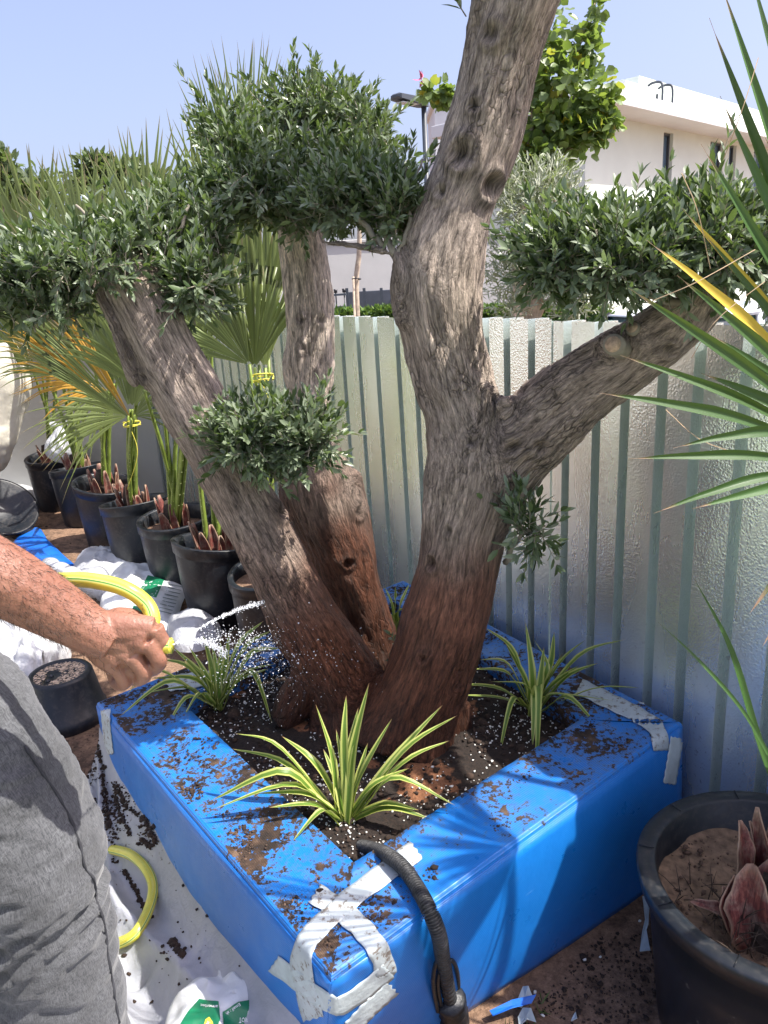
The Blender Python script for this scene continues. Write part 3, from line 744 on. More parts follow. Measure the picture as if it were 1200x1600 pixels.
def leaf_objects(O, D, U, L, W, mat, parent, tv=TV, tf=TFt, name='leaf'):
    key = (mat.name, len(tv))
    if key not in UNIT_LEAF:
        me = bpy.data.meshes.new('leaf'); me.from_pydata([tuple(v) for v in tv], [], [tuple(int(i) for i in f) for f in tf]); me.update()
        me.polygons.foreach_set('use_smooth', np.ones(len(me.polygons), dtype=bool)); me.materials.append(mat); UNIT_LEAF[key] = me
    me = UNIT_LEAF[key]; pl_ = Vector(parent.location)
    for o, d, u, l, w_ in zip(O, D, U, L, W):
        d = Vector(nrm(d)); u = Vector(u); u = (u-d*d.dot(u)).normalized(); s = u.cross(d)
        ob = bpy.data.objects.new(name, me); COL.objects.link(ob); ob.parent = parent
        ob.matrix_local = Matrix(((d.x*l, s.x*w_, u.x*l, o[0]-pl_.x), (d.y*l, s.y*w_, u.y*l, o[1]-pl_.y), (d.z*l, s.z*w_, u.z*l, o[2]-pl_.z), (0, 0, 0, 1)))
def twiggy(pads, per, leafL, leafW, gap=.016, tl=(.09, .19), up=.75, spread=.9, root=None):
    """sprays of leaf pairs; pads = (centre, radii(3), n)"""
    O, D, U, L, W, tw = [], [], [], [], [], []
    for (c, r, n, *ex) in pads:
        c = np.array(c, float); r = np.array(r, float)
        for _ in range(n):
            v = RNG.normal(size=3); v /= np.linalg.norm(v); rad = RNG.random()**.45
            bump = .75+.5*noise(np.array(c)*3+v*1.9)
            p = c+v*r*rad*bump*.92
            d = nrm(v*r/np.max(r)*spread+np.array([0, 0, up])*(1 if v[2] > -.35 else .05)+RNG.normal(size=3)*.45)
            ln = RNG.uniform(*tl)*(1.15 if v[2] > .3 else .85); m_ = max(3, int(ln/gap)); bend = RNG.normal(size=3)*.25; s0 = p-d*ln*.45
            pts = []
            a0 = RNG.random()*6.28; e1 = nrm(np.cross(d, [.3, .2, .9])); e2 = np.cross(d, e1)
            for k in range(m_+1):
                t = k/m_; q = s0+d*ln*t+bend*ln*t*t*.5; pts.append(q)
                if k > 0:
                    ang = a0+(k % 2)*math.pi/2+RNG.normal()*.25; dt = nrm(d+bend*t)
                    for sg in (-1, 1):
                        if RNG.random() < .07: continue
                        lat = (e1*math.cos(ang)+e2*math.sin(ang))*sg; op = RNG.uniform(.55, 1.1)*(1-.35*t)
                        dl = nrm(dt*1.0+lat*op+[0, 0, .12]+RNG.normal(size=3)*.12); O.append(q); D.append(dl)
                        U.append(nrm(dt*1.1-lat*.4+np.array([0, 0, .7])+RNG.normal(size=3)*.35)); l = leafL*RNG.uniform(.6, 1.15)*(1-.35*(1-t)*0); L.append(l); W.append(leafW*RNG.uniform(.8, 1.2)*l/leafL)
            O.append(pts[-1]); D.append(nrm(d+bend)); U.append(nrm(RNG.normal(size=3)+[0, 0, .5])); L.append(leafL*.8); W.append(leafW*.8)
            tw.append(np.array(pts))
    return [np.array(x) for x in (O, D, U, L, W)]+[tw]
def twig_mesh(name, tw, r0, r1, mat, parent, kind='stuff'):
    V = []; Fs = []; n = 0
    for C in tw:
        C = C[::2] if len(C) > 4 else C; m_ = len(C); R = np.linspace(r0, r1, m_); T, Nn, B = frames(C); a = np.linspace(0, 2*np.pi, 3, endpoint=False)
        Vv = (C[:, None]+R[:, None, None]*(np.cos(a)[None, :, None]*Nn[:, None]+np.sin(a)[None, :, None]*B[:, None])).reshape(-1, 3); V.append(Vv)
        for i in range(m_-1):
            for j in range(3): k = (j+1) % 3; Fs.append((n+i*3+j, n+i*3+k, n+(i+1)*3+k, n+(i+1)*3+j))
        n += len(Vv)
    o = mesh(name, np.vstack(V), np.array(Fs), mat, parent); 
    if kind: o['kind'] = kind
    return o

# ------------------------------------------------------------------ the olive tree
tree = empty('olive_tree', (-.02, 2.0, .40), 'old olive tree with thick leaning stems and clipped cloud pads, planted in the blue box', 'tree')
def limb(pts, n=26):
    """pts: (px, py, width px, y)"""
    C = np.array([P(a, b, y) for a, b, w_, y in pts]); D = np.array([(P(a, b, y)-CAM)@_F for a, b, w_, y in pts])
    R = np.array([p[2] for p in pts])*.5*D/FPX*1.03
    K = spline(np.c_[C, R], n); return K[:, :3], np.maximum(K[:, 3], .008)
bx = Z(640, 1130, .40)
LIMBS = {
 'T1': limb([(628, 1175, 165, 1.80), (648, 1110, 140, 1.84), (687, 1000, 128, 1.86), (712, 900, 126, 1.88), (722, 830, 134, 1.89), (740, 735, 150, 1.90), (728, 655, 120, 1.91), (702, 560, 124, 1.92), (686, 470, 140, 1.92), (690, 410, 138, 1.92), (715, 320, 118, 1.92), (745, 240, 124, 1.91), (768, 150, 120, 1.90), (790, 60, 128, 1.89), (812, -20, 136, 1.88), (850, -140, 110, 1.88), (900, -270, 80, 1.88)], 60),
 'T2': limb([(745, 790, 110, 1.90), (790, 715, 128, 1.88), (840, 665, 122, 1.85), (900, 615, 112, 1.80), (960, 572, 104, 1.75), (1020, 530, 98, 1.70), (1075, 490, 88, 1.66), (1110, 440, 60, 1.63), (1120, 390, 30, 1.62)], 36),
 'T3': limb([(560, 1150, 150, 1.90), (545, 1085, 128, 1.94), (500, 1005, 112, 1.94), (443, 905, 98, 1.92), (398, 815, 94, 1.90), (352, 725, 96, 1.88), (303, 630, 104, 1.87), (255, 540, 104, 1.86), (208, 450, 100, 1.86), (180, 395, 60, 1.88), (170, 360, 30, 1.9)], 44),
 'T4': limb([(600, 1080, 90, 2.15), (580, 1010, 84, 2.18), (560, 940, 84, 2.2), (535, 860, 102, 2.22), (508, 792, 124, 2.24), (497, 752, 120, 2.26), (494, 705, 84, 2.3), (486, 640, 64, 2.32), (484, 580, 72, 2.34), (486, 520, 82, 2.35), (484, 470, 82, 2.36), (474, 400, 72, 2.38), (462, 350, 60, 2.4), (455, 300, 34, 2.42)], 50),
 'T5': limb([(556, 774, 30, 2.2), (520, 778, 60, 2.24), (470, 775, 66, 2.26), (452, 790, 36, 2.24)], 12),
 'stub': limb([(975, 560, 40, 1.75), (965, 540, 40, 1.69), (961, 533, 36, 1.665)], 8),
 'stub2': limb([(800, 700, 60, 1.86), (790, 650, 44, 1.84), (782, 622, 24, 1.83)], 8),
 'stub3': limb([(655, 470, 60, 1.9), (632, 430, 34, 1.88), (618, 400, 16, 1.9), (560, 385, 11, 1.95), (500, 378, 8, 2.0)], 16),
 'twigA': limb([(217, 600, 26, 1.85), (195, 560, 17, 1.82), (170, 505, 13, 1.8), (150, 465, 10, 1.8), (140, 420, 8, 1.8)], 16),
 'flare1': limb([(700, 1080, 60, 1.86), (705, 1125, 60, 1.84), (712, 1165, 50, 1.84)], 8),
 'flare2': limb([(500, 1040, 60, 1.93), (470, 1085, 60, 1.92), (440, 1130, 40, 1.9)], 8),
}
geos = []
for k, (C, R) in LIMBS.items():
    geos.append(tube_geo(C, R, 18))
V, Fs, Nn = remesh_obj(geos, .0075, 5)
# limb coordinates
bcs = np.zeros((len(V), 3)); wsum = np.zeros(len(V)); L0 = {}
for k, (C, R) in LIMBS.items():
    T, N_, B_ = frames(C, (0, 1, 0)); s = np.r_[0, np.cumsum(np.linalg.norm(np.diff(C, axis=0), axis=1))]
    d = np.linalg.norm(V[:, None]-C[None], axis=2)-R[None]; i = d.argmin(1); r = V-C[i]
    along = s[i]+(r*T[i]).sum(1); cc = np.stack([(r*N_[i]).sum(1), (r*B_[i]).sum(1), along], -1)
    wg = np.exp(-np.clip(d.min(1), 0, None)/.012); bcs += cc*wg[:, None]; wsum += wg; L0[k] = d.min(1)
bcs /= wsum[:, None]
near = np.stack([L0[k] for k in ('T1', 'T2', 'T3', 'T4')], 1).argmin(1)
# furrows and lumps
f1 = fbm(bcs*[34, 34, 7], 4); f2 = fbm(bcs*[9, 9, 5]+5, 3); f3 = fbm(bcs*[80, 80, 20], 2)
rough = np.clip((fbm(V*3.5+9, 3)-.38)*4, 0, 1); rough = np.where(near == 3, rough*.5, rough)
disp = .016*(f1-.5)*(.4+rough)+.034*(f2-.5)+.009*(f3-.5)*(.4+rough)
disp[(near == 3)] *= 1.7
# knots of darker wood: ring and hollow
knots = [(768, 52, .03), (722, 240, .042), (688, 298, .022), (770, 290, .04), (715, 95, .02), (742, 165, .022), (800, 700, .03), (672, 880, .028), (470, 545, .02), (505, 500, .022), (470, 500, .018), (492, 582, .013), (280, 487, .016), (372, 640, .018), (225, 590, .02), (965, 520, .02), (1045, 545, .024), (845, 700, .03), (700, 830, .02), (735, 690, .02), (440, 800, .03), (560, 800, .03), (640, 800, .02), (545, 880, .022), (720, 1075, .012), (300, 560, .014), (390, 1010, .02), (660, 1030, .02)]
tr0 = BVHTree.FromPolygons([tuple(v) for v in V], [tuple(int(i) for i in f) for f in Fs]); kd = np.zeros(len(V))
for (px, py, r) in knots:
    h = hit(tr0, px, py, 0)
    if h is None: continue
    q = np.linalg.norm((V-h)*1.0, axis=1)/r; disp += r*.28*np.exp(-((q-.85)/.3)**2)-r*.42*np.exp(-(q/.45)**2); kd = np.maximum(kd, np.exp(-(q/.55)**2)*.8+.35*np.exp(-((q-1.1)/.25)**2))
V = V+Nn*disp[:, None]
z = V[:, 2]
wetline = {0: .93, 1: .74, 2: 1.0, 3: 1.12}; wl = np.vectorize(wetline.get)(near)
wet = 1/(1+np.exp(-(wl-z+(fbm(V*5+2, 3)-.5)*.55)*11)); 
grey = np.array([.56, .46, .375]); pale = np.array([.76, .64, .53]); red = np.array([.20, .074, .038]); pink = np.array([.62, .46, .385]); green = np.array([.46, .42, .33])
g = fbm(V*6+30, 3)[:, None]
tint = grey*(.8+.4*g); tint = np.where((near == 3)[:, None], pale*(.85+.3*g), tint); tint = np.where((near == 1)[:, None], pink*(.85+.3*g)*.6+green*.4, tint)
tint = np.where((near == 2)[:, None], np.array([.54, .44, .365])*(.8+.4*g), tint)
tint = tint*(1-wet[:, None])+red*(.55+1.0*fbm(V*9+3, 3)[:, None])*wet[:, None]
tint = np.where(((near == 3) & (z < 1.15))[:, None], tint*.62, tint)
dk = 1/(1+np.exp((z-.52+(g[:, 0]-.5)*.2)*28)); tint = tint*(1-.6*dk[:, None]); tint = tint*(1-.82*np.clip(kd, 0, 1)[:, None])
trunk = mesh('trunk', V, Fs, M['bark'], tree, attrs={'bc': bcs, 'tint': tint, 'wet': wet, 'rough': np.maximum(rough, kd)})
trtree = bvh(trunk)

M['cut_wood'] = simple('cut_wood', (.50, .36, .25), .7, .35, 90, .6, 160)
for (a_, b_5, r_) in (((982, 552, 1.72), (958, 538, 1.625), .021), ((1004, 535, 1.70), (988, 512, 1.66), .015)):
    q0, q1 = P(*a_), P(*b_5); C = np.linspace(q0, q1, 9); st_ = tube('pruned_stub', C, r_*(1+.12*np.sin(np.arange(9)*1.9)), M['twig'], tree, 14); dq = nrm(q1-q0)
    tube('cut_face', [q1-dq*.001, q1+dq*.002], r_*.8, M['cut_wood'], st_, 14)
def pad(px, py, rx, ry, y, rd, n): 
    d = ((P(px, py, y)-CAM)@_F)/FPX; return (P(px, py, y), (rx*d, rd, ry*d), int(n*1.3))
PADS = [pad(40, 440, 95, 38, 1.88, .2, 150), pad(150, 420, 118, 44, 1.88, .2, 260), pad(245, 392, 78, 44, 1.98, .18, 180), pad(305, 445, 42, 38, 1.86, .10, 100), pad(-60, 465, 80, 45, 1.85, .2, 70), pad(70, 478, 70, 20, 1.84, .14, 70), pad(280, 350, 50, 36, 2.05, .12, 90), pad(325, 365, 36, 36, 2.0, .12, 70),
        pad(362, 230, 48, 46, 2.3, .15, 120), pad(488, 190, 92, 46, 2.55, .22, 260), pad(565, 226, 58, 30, 2.5, .2, 140), pad(395, 300, 80, 42, 2.2, .2, 270), pad(440, 266, 95, 40, 2.4, .2, 190), pad(555, 275, 78, 34, 2.3, .12, 130),
        pad(540, 318, 74, 34, 2.05, .12, 150), pad(618, 328, 48, 38, 1.98, .14, 150), pad(470, 335, 50, 22, 2.15, .12, 60),
        pad(868, 405, 60, 38, 1.68, .12, 170), pad(970, 403, 88, 42, 1.62, .15, 300), pad(1092, 385, 78, 50, 1.60, .15, 250), pad(1190, 395, 55, 50, 1.60, .15, 110), pad(1040, 432, 45, 16, 1.6, .1, 40),
        pad(388, 690, 54, 34, 1.76, .09, 160), pad(468, 682, 50, 36, 1.78, .09, 130), pad(440, 725, 42, 16, 1.78, .07, 40)]
O, D, U, L, W_, tw = twiggy(PADS, 0, .0315, .0112, gap=.0118, tl=(.055, .150))
dist = (O-CAM)@_F; pxs = np.array([(600+FPX*((o-CAM)@CR)/((o-CAM)@_F), 800-FPX*((o-CAM)@CU)/((o-CAM)@_F)) for o in O])
vis = (pxs[:, 0] > 0) & (pxs[:, 0] < 1190)
score = L/dist+.2*RNG.random(len(O))*L/dist; score[~vis] = 0
big = np.argsort(-score)[:280]; msk = np.zeros(len(O), bool); msk[big] = True
leaves('foliage', O[~msk], D[~msk], U[~msk], L[~msk], W_[~msk], M['olive_leaf'], tree)
leaf_objects(O[msk], D[msk], U[msk], L[msk], W_[msk], M['olive_leaf'], tree)
twig_mesh('twigs', tw, .0018, .0009, M['twig'], tree)
# sparse sprout on the right side of the stem, and above the frame the crown goes on
SP = [pad(815, 822, 40, 42, 1.76, .05, 17), pad(840, 840, 34, 26, 1.76, .05, 8), pad(625, 1010, 10, 30, 1.95, .02, 2)]
O, D, U, L, W_, tw = twiggy(SP, 0, .040, .013, tl=(.07, .12))
leaves('sprout_foliage', O, D, U, L, W_, M['olive_leaf'], tree); twig_mesh('sprout_twigs', tw, .0016, .0008, M['twig'], tree)
UP = [pad(930, -330, 190, 110, 1.85, .26, 230), pad(800, -380, 150, 110, 1.9, .26, 150), pad(714, -4, 8, 4, 1.85, .02, 1)]
O, D, U, L, W_, tw = twiggy(UP, 0, .046, .0145)
leaves('upper_foliage', O, D, U, L, W_, M['olive_leaf'], tree); twig_mesh('upper_twigs', tw, .0018, .0009, M['twig'], tree)
# branches feeding the pads
br = MB()
def branch(pts, r0, r1):
    C = spline([P(*q) for q in pts], 14); C = C+(RNG.random(C.shape)-.5)*.006; br.tube(C, np.linspace(r0, r1, len(C)), 6)
for pts in ([(205, 440, 1.87), (120, 420, 1.86), (30, 410, 1.86), (-60, 430, 1.86)], [(205, 430, 1.88), (170, 370, 1.9), (120, 320, 1.9)], [(210, 430, 1.88), (270, 380, 1.9), (300, 310, 1.95)], [(200, 440, 1.85), (260, 440, 1.84), (330, 430, 1.84)],
            [(465, 370, 2.39), (420, 310, 2.3), (370, 270, 2.2)], [(465, 370, 2.39), (480, 260, 2.45), (500, 170, 2.55)], [(470, 370, 2.37), (540, 280, 2.4), (610, 200, 2.5)], [(470, 375, 2.35), (400, 330, 2.2), (340, 320, 2.15)],
            [(618, 400, 1.9), (600, 350, 1.95), (640, 290, 1.98), (660, 250, 2.0)], [(600, 390, 1.93), (545, 320, 2.0), (500, 290, 2.1)], [(618, 405, 1.9), (640, 340, 1.9), (600, 280, 1.95)],
            [(1080, 480, 1.66), (1000, 420, 1.62), (900, 390, 1.66), (850, 400, 1.68)], [(1080, 480, 1.66), (1060, 400, 1.62), (1020, 330, 1.62)], [(1090, 470, 1.65), (1130, 400, 1.6), (1180, 350, 1.6)], [(1085, 480, 1.64), (960, 440, 1.58), (930, 360, 1.58)],
            [(440, 740, 1.88), (430, 690, 1.8), (380, 660, 1.76)], [(440, 740, 1.88), (450, 690, 1.8), (500, 650, 1.78)], [(790, 880, 1.86), (810, 840, 1.8), (850, 820, 1.76)], [(900, -270, 1.88), (930, -350, 1.86), (960, -420, 1.85)], [(900, -270, 1.88), (820, -360, 1.9), (780, -430, 1.9)]):
    branch(pts, .009, .003)
o = br.build('branches', M['twig'], tree, True); o['kind'] = 'stuff'

# ------------------------------------------------------------------ striped grass plants
def blade_geo(pts, wmax, n=12, fold=.18, up=(0, 0, 1), prof=None, twist=0.0):
    C = spline(pts, n); T = np.gradient(C, axis=0); T /= np.linalg.norm(T, axis=1)[:, None]
    S_ = np.cross(T, np.array(up, float)); ln = np.linalg.norm(S_, axis=1); bad = ln < .15
    S_ = S_/(ln[:, None]+1e-9)
    ref = S_[~bad][0] if (~bad).any() else np.array([1., 0, 0])
    for i in range(n):
        if bad[i]: S_[i] = ref
        if i and S_[i]@S_[i-1] < 0: S_[i] = -S_[i]
    Nn_ = np.cross(S_, T)
    t = np.linspace(0, 1, n); wd = wmax*(prof(t) if prof else np.minimum(1, .55+t*1.6)*np.clip((1-t)*2.6, 0, 1)**.7)
    ca, sa = np.cos(twist*t)[:, None], np.sin(twist*t)[:, None]; S2 = S_*ca+Nn_*sa; N2 = Nn_*ca-S_*sa
    V = []; x = []; tt = []
    for k, f in enumerate((-1, -.5, 0, .5, 1)):
        V.append(C+S2*(wd*.5*f)[:, None]+N2*(wd*fold*abs(f))[:, None]); x.append(np.full(n, k/4)); tt.append(t)
    V = np.stack(V, 1).reshape(-1, 3); x = np.stack(x, 1).ravel(); tt = np.stack(tt, 1).ravel()
    Fs = np.array([(i*5+j, i*5+j+1, (i+1)*5+j+1, (i+1)*5+j) for i in range(n-1) for j in range(4)])
    return V, Fs, x, tt
def spider(base_px, z, lv, label, wd=.0215):
    b = Z(base_px[0], base_px[1], z); e = empty('striped_plant', b, label, 'plant', 'striped grassy plants in the blue planter')
    for i, L_ in enumerate(lv):
        tip = L_[-2:]; mid = L_[:2] if len(L_) == 4 else None; dy = (base_px[1]-tip[1])
        yb = b[1]; ro = b+np.array([RNG.normal()*.008, RNG.normal()*.008, -.01])
        # leaves that end low in the picture lean towards the viewer, the high ones stand or lean away
        side_ = abs(tip[0]-base_px[0])/1000
        yt = yb-.0011*max(-60, min(200, (tip[1]-base_px[1]+70)))+.02*RNG.normal()*.4
        pt = P(tip[0], tip[1], yt)
        if pt[2] < z-.02 and not (tip[1]-base_px[1] > 60): pt = Z(tip[0], tip[1], z+.01)
        if mid is None: mid = ((base_px[0]*.45+tip[0]*.55), (base_px[1]*.45+tip[1]*.55)-.10*abs(tip[0]-base_px[0])-4)
        pm = P(mid[0], mid[1], (yb+pt[1])/2-.01)
        V, Fs, x, tt = blade_geo([ro, ro*.62+pm*.38+np.array([0, 0, .008]), pm, pt], wd*RNG.uniform(.8, 1.1), 14, .16, twist=RNG.normal()*.3)
        mesh('leaf', V, Fs, M['spider'], e, attrs={'x': x, 't': tt, 'v': np.full(len(V), RNG.random())})
    return e
spider((540, 1283), .40, [(430, 1163, 367, 1146), (440, 1190, 362, 1170), (440, 1205, 328, 1252), (450, 1226, 332, 1265), (487, 1257, 420, 1262), (500, 1268, 454, 1319), (518, 1180, 493, 1100), (538, 1150, 541, 1086), (552, 1170, 577, 1066), (536, 1200, 525, 1139), (575, 1190, 613, 1122), (620, 1180, 692, 1101), (640, 1165, 714, 1118), (640, 1185, 703, 1157), (620, 1215, 712, 1259), (610, 1262, 671, 1279), (605, 1256, 655, 1266), (490, 1190, 440, 1150), (525, 1220, 505, 1170), (560, 1215, 575, 1160), (585, 1225, 640, 1200), (475, 1240, 400, 1240), (545, 1180, 560, 1105)],
       'striped grassy plant at the front corner of the planter beside the black ribbed hose')
spider((341, 1103), .41, [(262, 1065, 186, 1120), (292, 1090, 261, 1135), (310, 1085, 276, 1142), (240, 1047, 195, 1090), (290, 1040, 247, 1030), (310, 1050, 270, 1011), (330, 1040, 317, 990), (352, 1040, 358, 988), (375, 1005, 412, 970), (385, 1010, 424, 985), (394, 1020, 439, 1013), (385, 1050, 431, 1037), (380, 1060, 420, 1045), (394, 1050, 425, 1130), (340, 1050, 330, 1002), (345, 1045, 345, 1000), (300, 1060, 235, 1060), (360, 1060, 385, 1000), (355, 1080, 375, 1040), (290, 1075, 215, 1085), (325, 1060, 295, 1010), (330, 1070, 300, 1040)],
       'striped grassy plant at the left side of the planter, wet by the water spray', .024)
spider((835, 1112), .41, [(800, 1095, 777, 1194), (842, 1078, 837, 1246), (835, 1090, 832, 1170), (890, 1090, 942, 1145), (935, 1075, 1001, 1075), (912, 1020, 978, 999), (880, 1030, 916, 999), (890, 1055, 935, 1036), (860, 1040, 866, 987), (830, 1040, 821, 972), (855, 1040, 833, 998), (800, 1014, 757, 980), (790, 1035, 748, 1031), (790, 1050, 736, 1045), (775, 1075, 717, 1068), (775, 1090, 717, 1086), (815, 1050, 790, 1005), (845, 1060, 850, 1010), (870, 1065, 905, 1040), (865, 1085, 960, 1095), (820, 1070, 765, 1065), (850, 1075, 880, 1020)],
       'striped grassy plant at the right side of the planter near the metal fence')
spider((617, 990), .42, [(600, 945, 588, 905), (612, 945, 600, 915), (628, 940, 640, 912), (635, 945, 650, 925), (610, 960, 596, 935), (622, 955, 655, 950), (618, 950, 618, 915), (628, 965, 648, 945)],
       'striped grassy plant half hidden behind the tree stems at the back of the planter', .02)

# ------------------------------------------------------------------ ribbed hose from the soil
cond = empty('ribbed_conduit', Z(600, 1330, .42), 'black ribbed cable hose rising from the soil and hanging over the planter side', 'hose')
def onR(px, py, off):
    p0 = Nc; d = ray(px, py); n_ = nR if nR@ray(px, py) < 0 else -nR; t = ((p0+n_*off-CAM)@n_)/(d@n_); return CAM+d*t
C = spline([Z(560, 1322, .385), Z(583, 1327, .42), Z(606, 1336, .462), Z(632, 1358, .472), Z(655, 1392, .470), Z(672, 1425, .466), onR(686, 1462, .045), onR(692, 1500, .045), onR(700, 1545, .045), onR(712, 1610, .045), onR(726, 1680, .045)], 900)
R = .0138+.0019*np.clip(np.sin(np.arange(900)*2*math.pi/9.0+.4)*1.6, -1, 1)
tube('ribbed_tube', C, R, M['black_hose'], cond, 14)
cw = spline([onR(703, 1560, .045), onR(708, 1585, .046), onR(716, 1615, .048), onR(730, 1690, .05)], 24)
tube('tape_wrap', cw, .030+.0025*np.sin(np.arange(24)*1.9)+.004*RNG.random(24), M['black_tape'], cond, 14)
for (pts, nm) in (([(684, 1580), (677, 1540), (680, 1508), (690, 1498), (698, 1520)], 0), ([(716, 1575), (716, 1530), (710, 1505), (702, 1503), (698, 1530)], 1), ([(690, 1575), (684, 1540), (688, 1512), (697, 1505)], 2)):
    tube('cable_loop', spline([onR(a, b, .042) for a, b in pts], 20), .0045, M['black_tape'], cond, 8)

# ------------------------------------------------------------------ pots and palms
def pot_profile(r, h, lip=.02):
    rb = r*.80
    return [(0, 0), (rb*.96, 0), (rb, .012), (rb+(r-rb)*.55, h*.55), (r*.945, h*.86), (r*.945, h-.055), (r*.985, h-.05), (r*.99, h-.012), (r, h-.004), (r*.995, h), (r-lip, h), (r-lip-.006, h-.006), (r-lip-.010, h-.05), (rb*.93, h*.3)]
def fan(name, hub, dirn, normal, length, span, nseg, mat, parent, droop=.1, joined=.45, yel=None, fold=.30, spread_len=None, stiff=1.0):
    dirn = nrm(dirn); normal = nrm(np.array(normal)-dirn*(np.array(normal)@dirn)); sd = np.cross(dirn, normal); V = []; Fs = []; T = []; Vv = []; E_ = []; X_ = []; n = 0
    rows = np.array([.03, .16, joined*.7, joined, .58, .7, .82, .92, 1.0]); dA = span/nseg
    for i in range(nseg):
        a = -span/2+dA*(i+.5)+RNG.normal()*.01; l = length*(1-.22*abs(a)/(span/2)**1)*(.93+.14*RNG.random()); d = dirn*math.cos(a)+sd*math.sin(a); s_ = -dirn*math.sin(a)+sd*math.cos(a)
        v = RNG.random(); e = (yel(i/(nseg-1)) if yel else 0); dr = droop*RNG.uniform(.4, 1.6); lat = RNG.normal()*.03; tipd = RNG.uniform(.0, .5)
        for t in rows:
            wj = 2*joined*length*math.tan(dA/2)*1.02; wd = 2*t*length*math.tan(dA/2)*1.02 if t <= joined else wj*(1-(t-joined)/(1-joined))**.85
            c = hub+d*l*t+np.array([0, 0, -1])*dr*length*t**2.5+s_*lat*l*t*t+normal*.04*length*math.sin(a*2)*t-np.array([0, 0, 1])*tipd*length*.12*max(0, t-.7)/.3
            for f in (-1, 0, 1):
                V.append(c+s_*wd*.5*f+normal*(wd*fold*(1 if f == 0 else 0))); T.append(t); Vv.append(v); E_.append(e); X_.append((f+1)/2*.5)
        m_ = len(rows)
        for r_ in range(m_-1):
            for j in range(2): Fs.append((n+r_*3+j, n+r_*3+j+1, n+(r_+1)*3+j+1, n+(r_+1)*3+j))
        n += m_*3
    return mesh(name, V, np.array(Fs), mat, parent, attrs={'t': T, 'v': Vv, 'e': E_, 'x': X_})
def potted_palm(c, r, h, lean, label, fronds, seed, tie=None):
    """c rim-base centre on the ground; fronds: list (hub offset xyz from soil, fan dir, normal, length, span)"""
    e = empty('potted_palm', c, label, 'potted palm', 'young fan palms in black pots standing in a row')
    V, Fs = lathe(pot_profile(r, h), c, 40); V = np.array(V); rr_ = np.hypot(V[:, 0]-c[0], V[:, 1]-c[1]); an_ = np.arctan2(V[:, 1]-c[1], V[:, 0]-c[0]); wob = 1+(.018*np.sin(2*an_+seed*1.7)+.008*np.sin(5*an_+seed))*(V[:, 2]/h); V[:, 0] = c[0]+(V[:, 0]-c[0])*wob; V[:, 1] = c[1]+(V[:, 1]-c[1])*wob; V[:, 2] += (V[:, 2]/h)*(.03*math.sin(seed*2.3)*(V[:, 0]-c[0])/r+.02*math.cos(seed*3.1)*(V[:, 1]-c[1])/r); mesh('pot', V, Fs, M['dusty_pot'], e)
    a = np.linspace(0, 2*math.pi, 24, endpoint=False); zt = c[2]+h-.07
    Vs = [(c[0], c[1], zt+.01)]+[(c[0]+(r-.03)*math.cos(t), c[1]+(r-.03)*math.sin(t), zt) for t in a]
    mesh('soil', Vs, [(0, 1+i, 1+(i+1) % 24) for i in range(24)], M['ground'], e)
    base = np.array([c[0], c[1], zt]); top = base+np.array([*lean, .16])
    for k in range(9):
        an = k*2.4+seed; q = base+np.array([math.cos(an), math.sin(an), 0])*.055; q2 = base+np.array([math.cos(an), math.sin(an), 0])*(.075+.03*RNG.random())+np.array([lean[0]*.5, lean[1]*.5, .10+.09*RNG.random()])
        V, Fs, x, tt = blade_geo([q-[0, 0, .02], (q+q2)/2+[0, 0, .01], q2], RNG.uniform(.035, .07), 6, .35, up=(math.cos(an), math.sin(an), .2), prof=lambda t: 1-.75*t**2)
        o = mesh('leaf_base', V, Fs, M['sheath'], e, attrs={'x': x, 't': tt}); s = o.modifiers.new('s', 'SOLIDIFY'); s.thickness = .004
    C = spline([base-[0, 0, .02], base+np.array([*np.array(lean)*.5, .07]), top], 6); tube('stem', C, [.06, .055, .05, .045, .035, .02], M['fibre'], e, 10)
    for (hub, dr, nm, ln, sp, kw) in fronds:
        hub = np.array(hub, float); st = base+np.array([RNG.normal()*.02, RNG.normal()*.02, .03]); mid = (st*.55+hub*.45)+np.array([RNG.normal()*.01, RNG.normal()*.01, .05]); mid[:2] = st[:2]*.62+hub[:2]*.38
        C = spline([st, mid, hub], 12); pt = tube('petiole', C, np.linspace(.026, .012, 12), M['petiole'], e, 6, flat=.5)
        th = MB()
        T, N_, B_ = frames(C)
        for k in range(1, 10):
            for sg in (-1, 1):
                for o_2 in (0, .5):
                    q = C[k]*(1-o_2)+C[k+1]*o_2; r_ = .026*(1-k/14)*.95
                    bsd = N_[k]*sg; th.add([q+bsd*r_*.9-T[k]*.005, q+bsd*r_*.9+T[k]*.007, q+bsd*(r_+.008)+T[k]*.009, q+bsd*r_*.9+B_[k]*.004], [(0, 1, 2), (0, 2, 3), (1, 3, 2)])
        o = th.build('teeth', M['petiole_pale'], pt); o['kind'] = 'stuff'
        fan('frond', hub, dr, nm, ln, sp, kw.get('n', 20), M['palm'], e, kw.get('droop', .08), kw.get('joined', .45), kw.get('yel'), .28)
    if tie:
        for dz in (-.012, 0, .01):
            a = np.linspace(0, 2*math.pi, 16); C = np.array([[tie[0]+tie[3]*math.cos(t), tie[1]+tie[3]*math.sin(t), tie[2]+dz+.01*math.sin(t+dz*300)] for t in a]); tube('tie_string', C, .003, M['string'], e, 5)
        tube('loose_string', spline([np.array(tie[:3])+[0, -tie[3], 0], np.array(tie[:3])+[.03, -tie[3]-.03, -.15], np.array(tie[:3])+[-.06, -tie[3]-.02, -.35]], 14), .0018, M['string'], e, 4)
    return e
rims = [(37, 718), (75, 735), (111, 762), (153, 790), (213, 815), (268, 855), (352, 895)]
PR, PH = .205, .42
potc = []
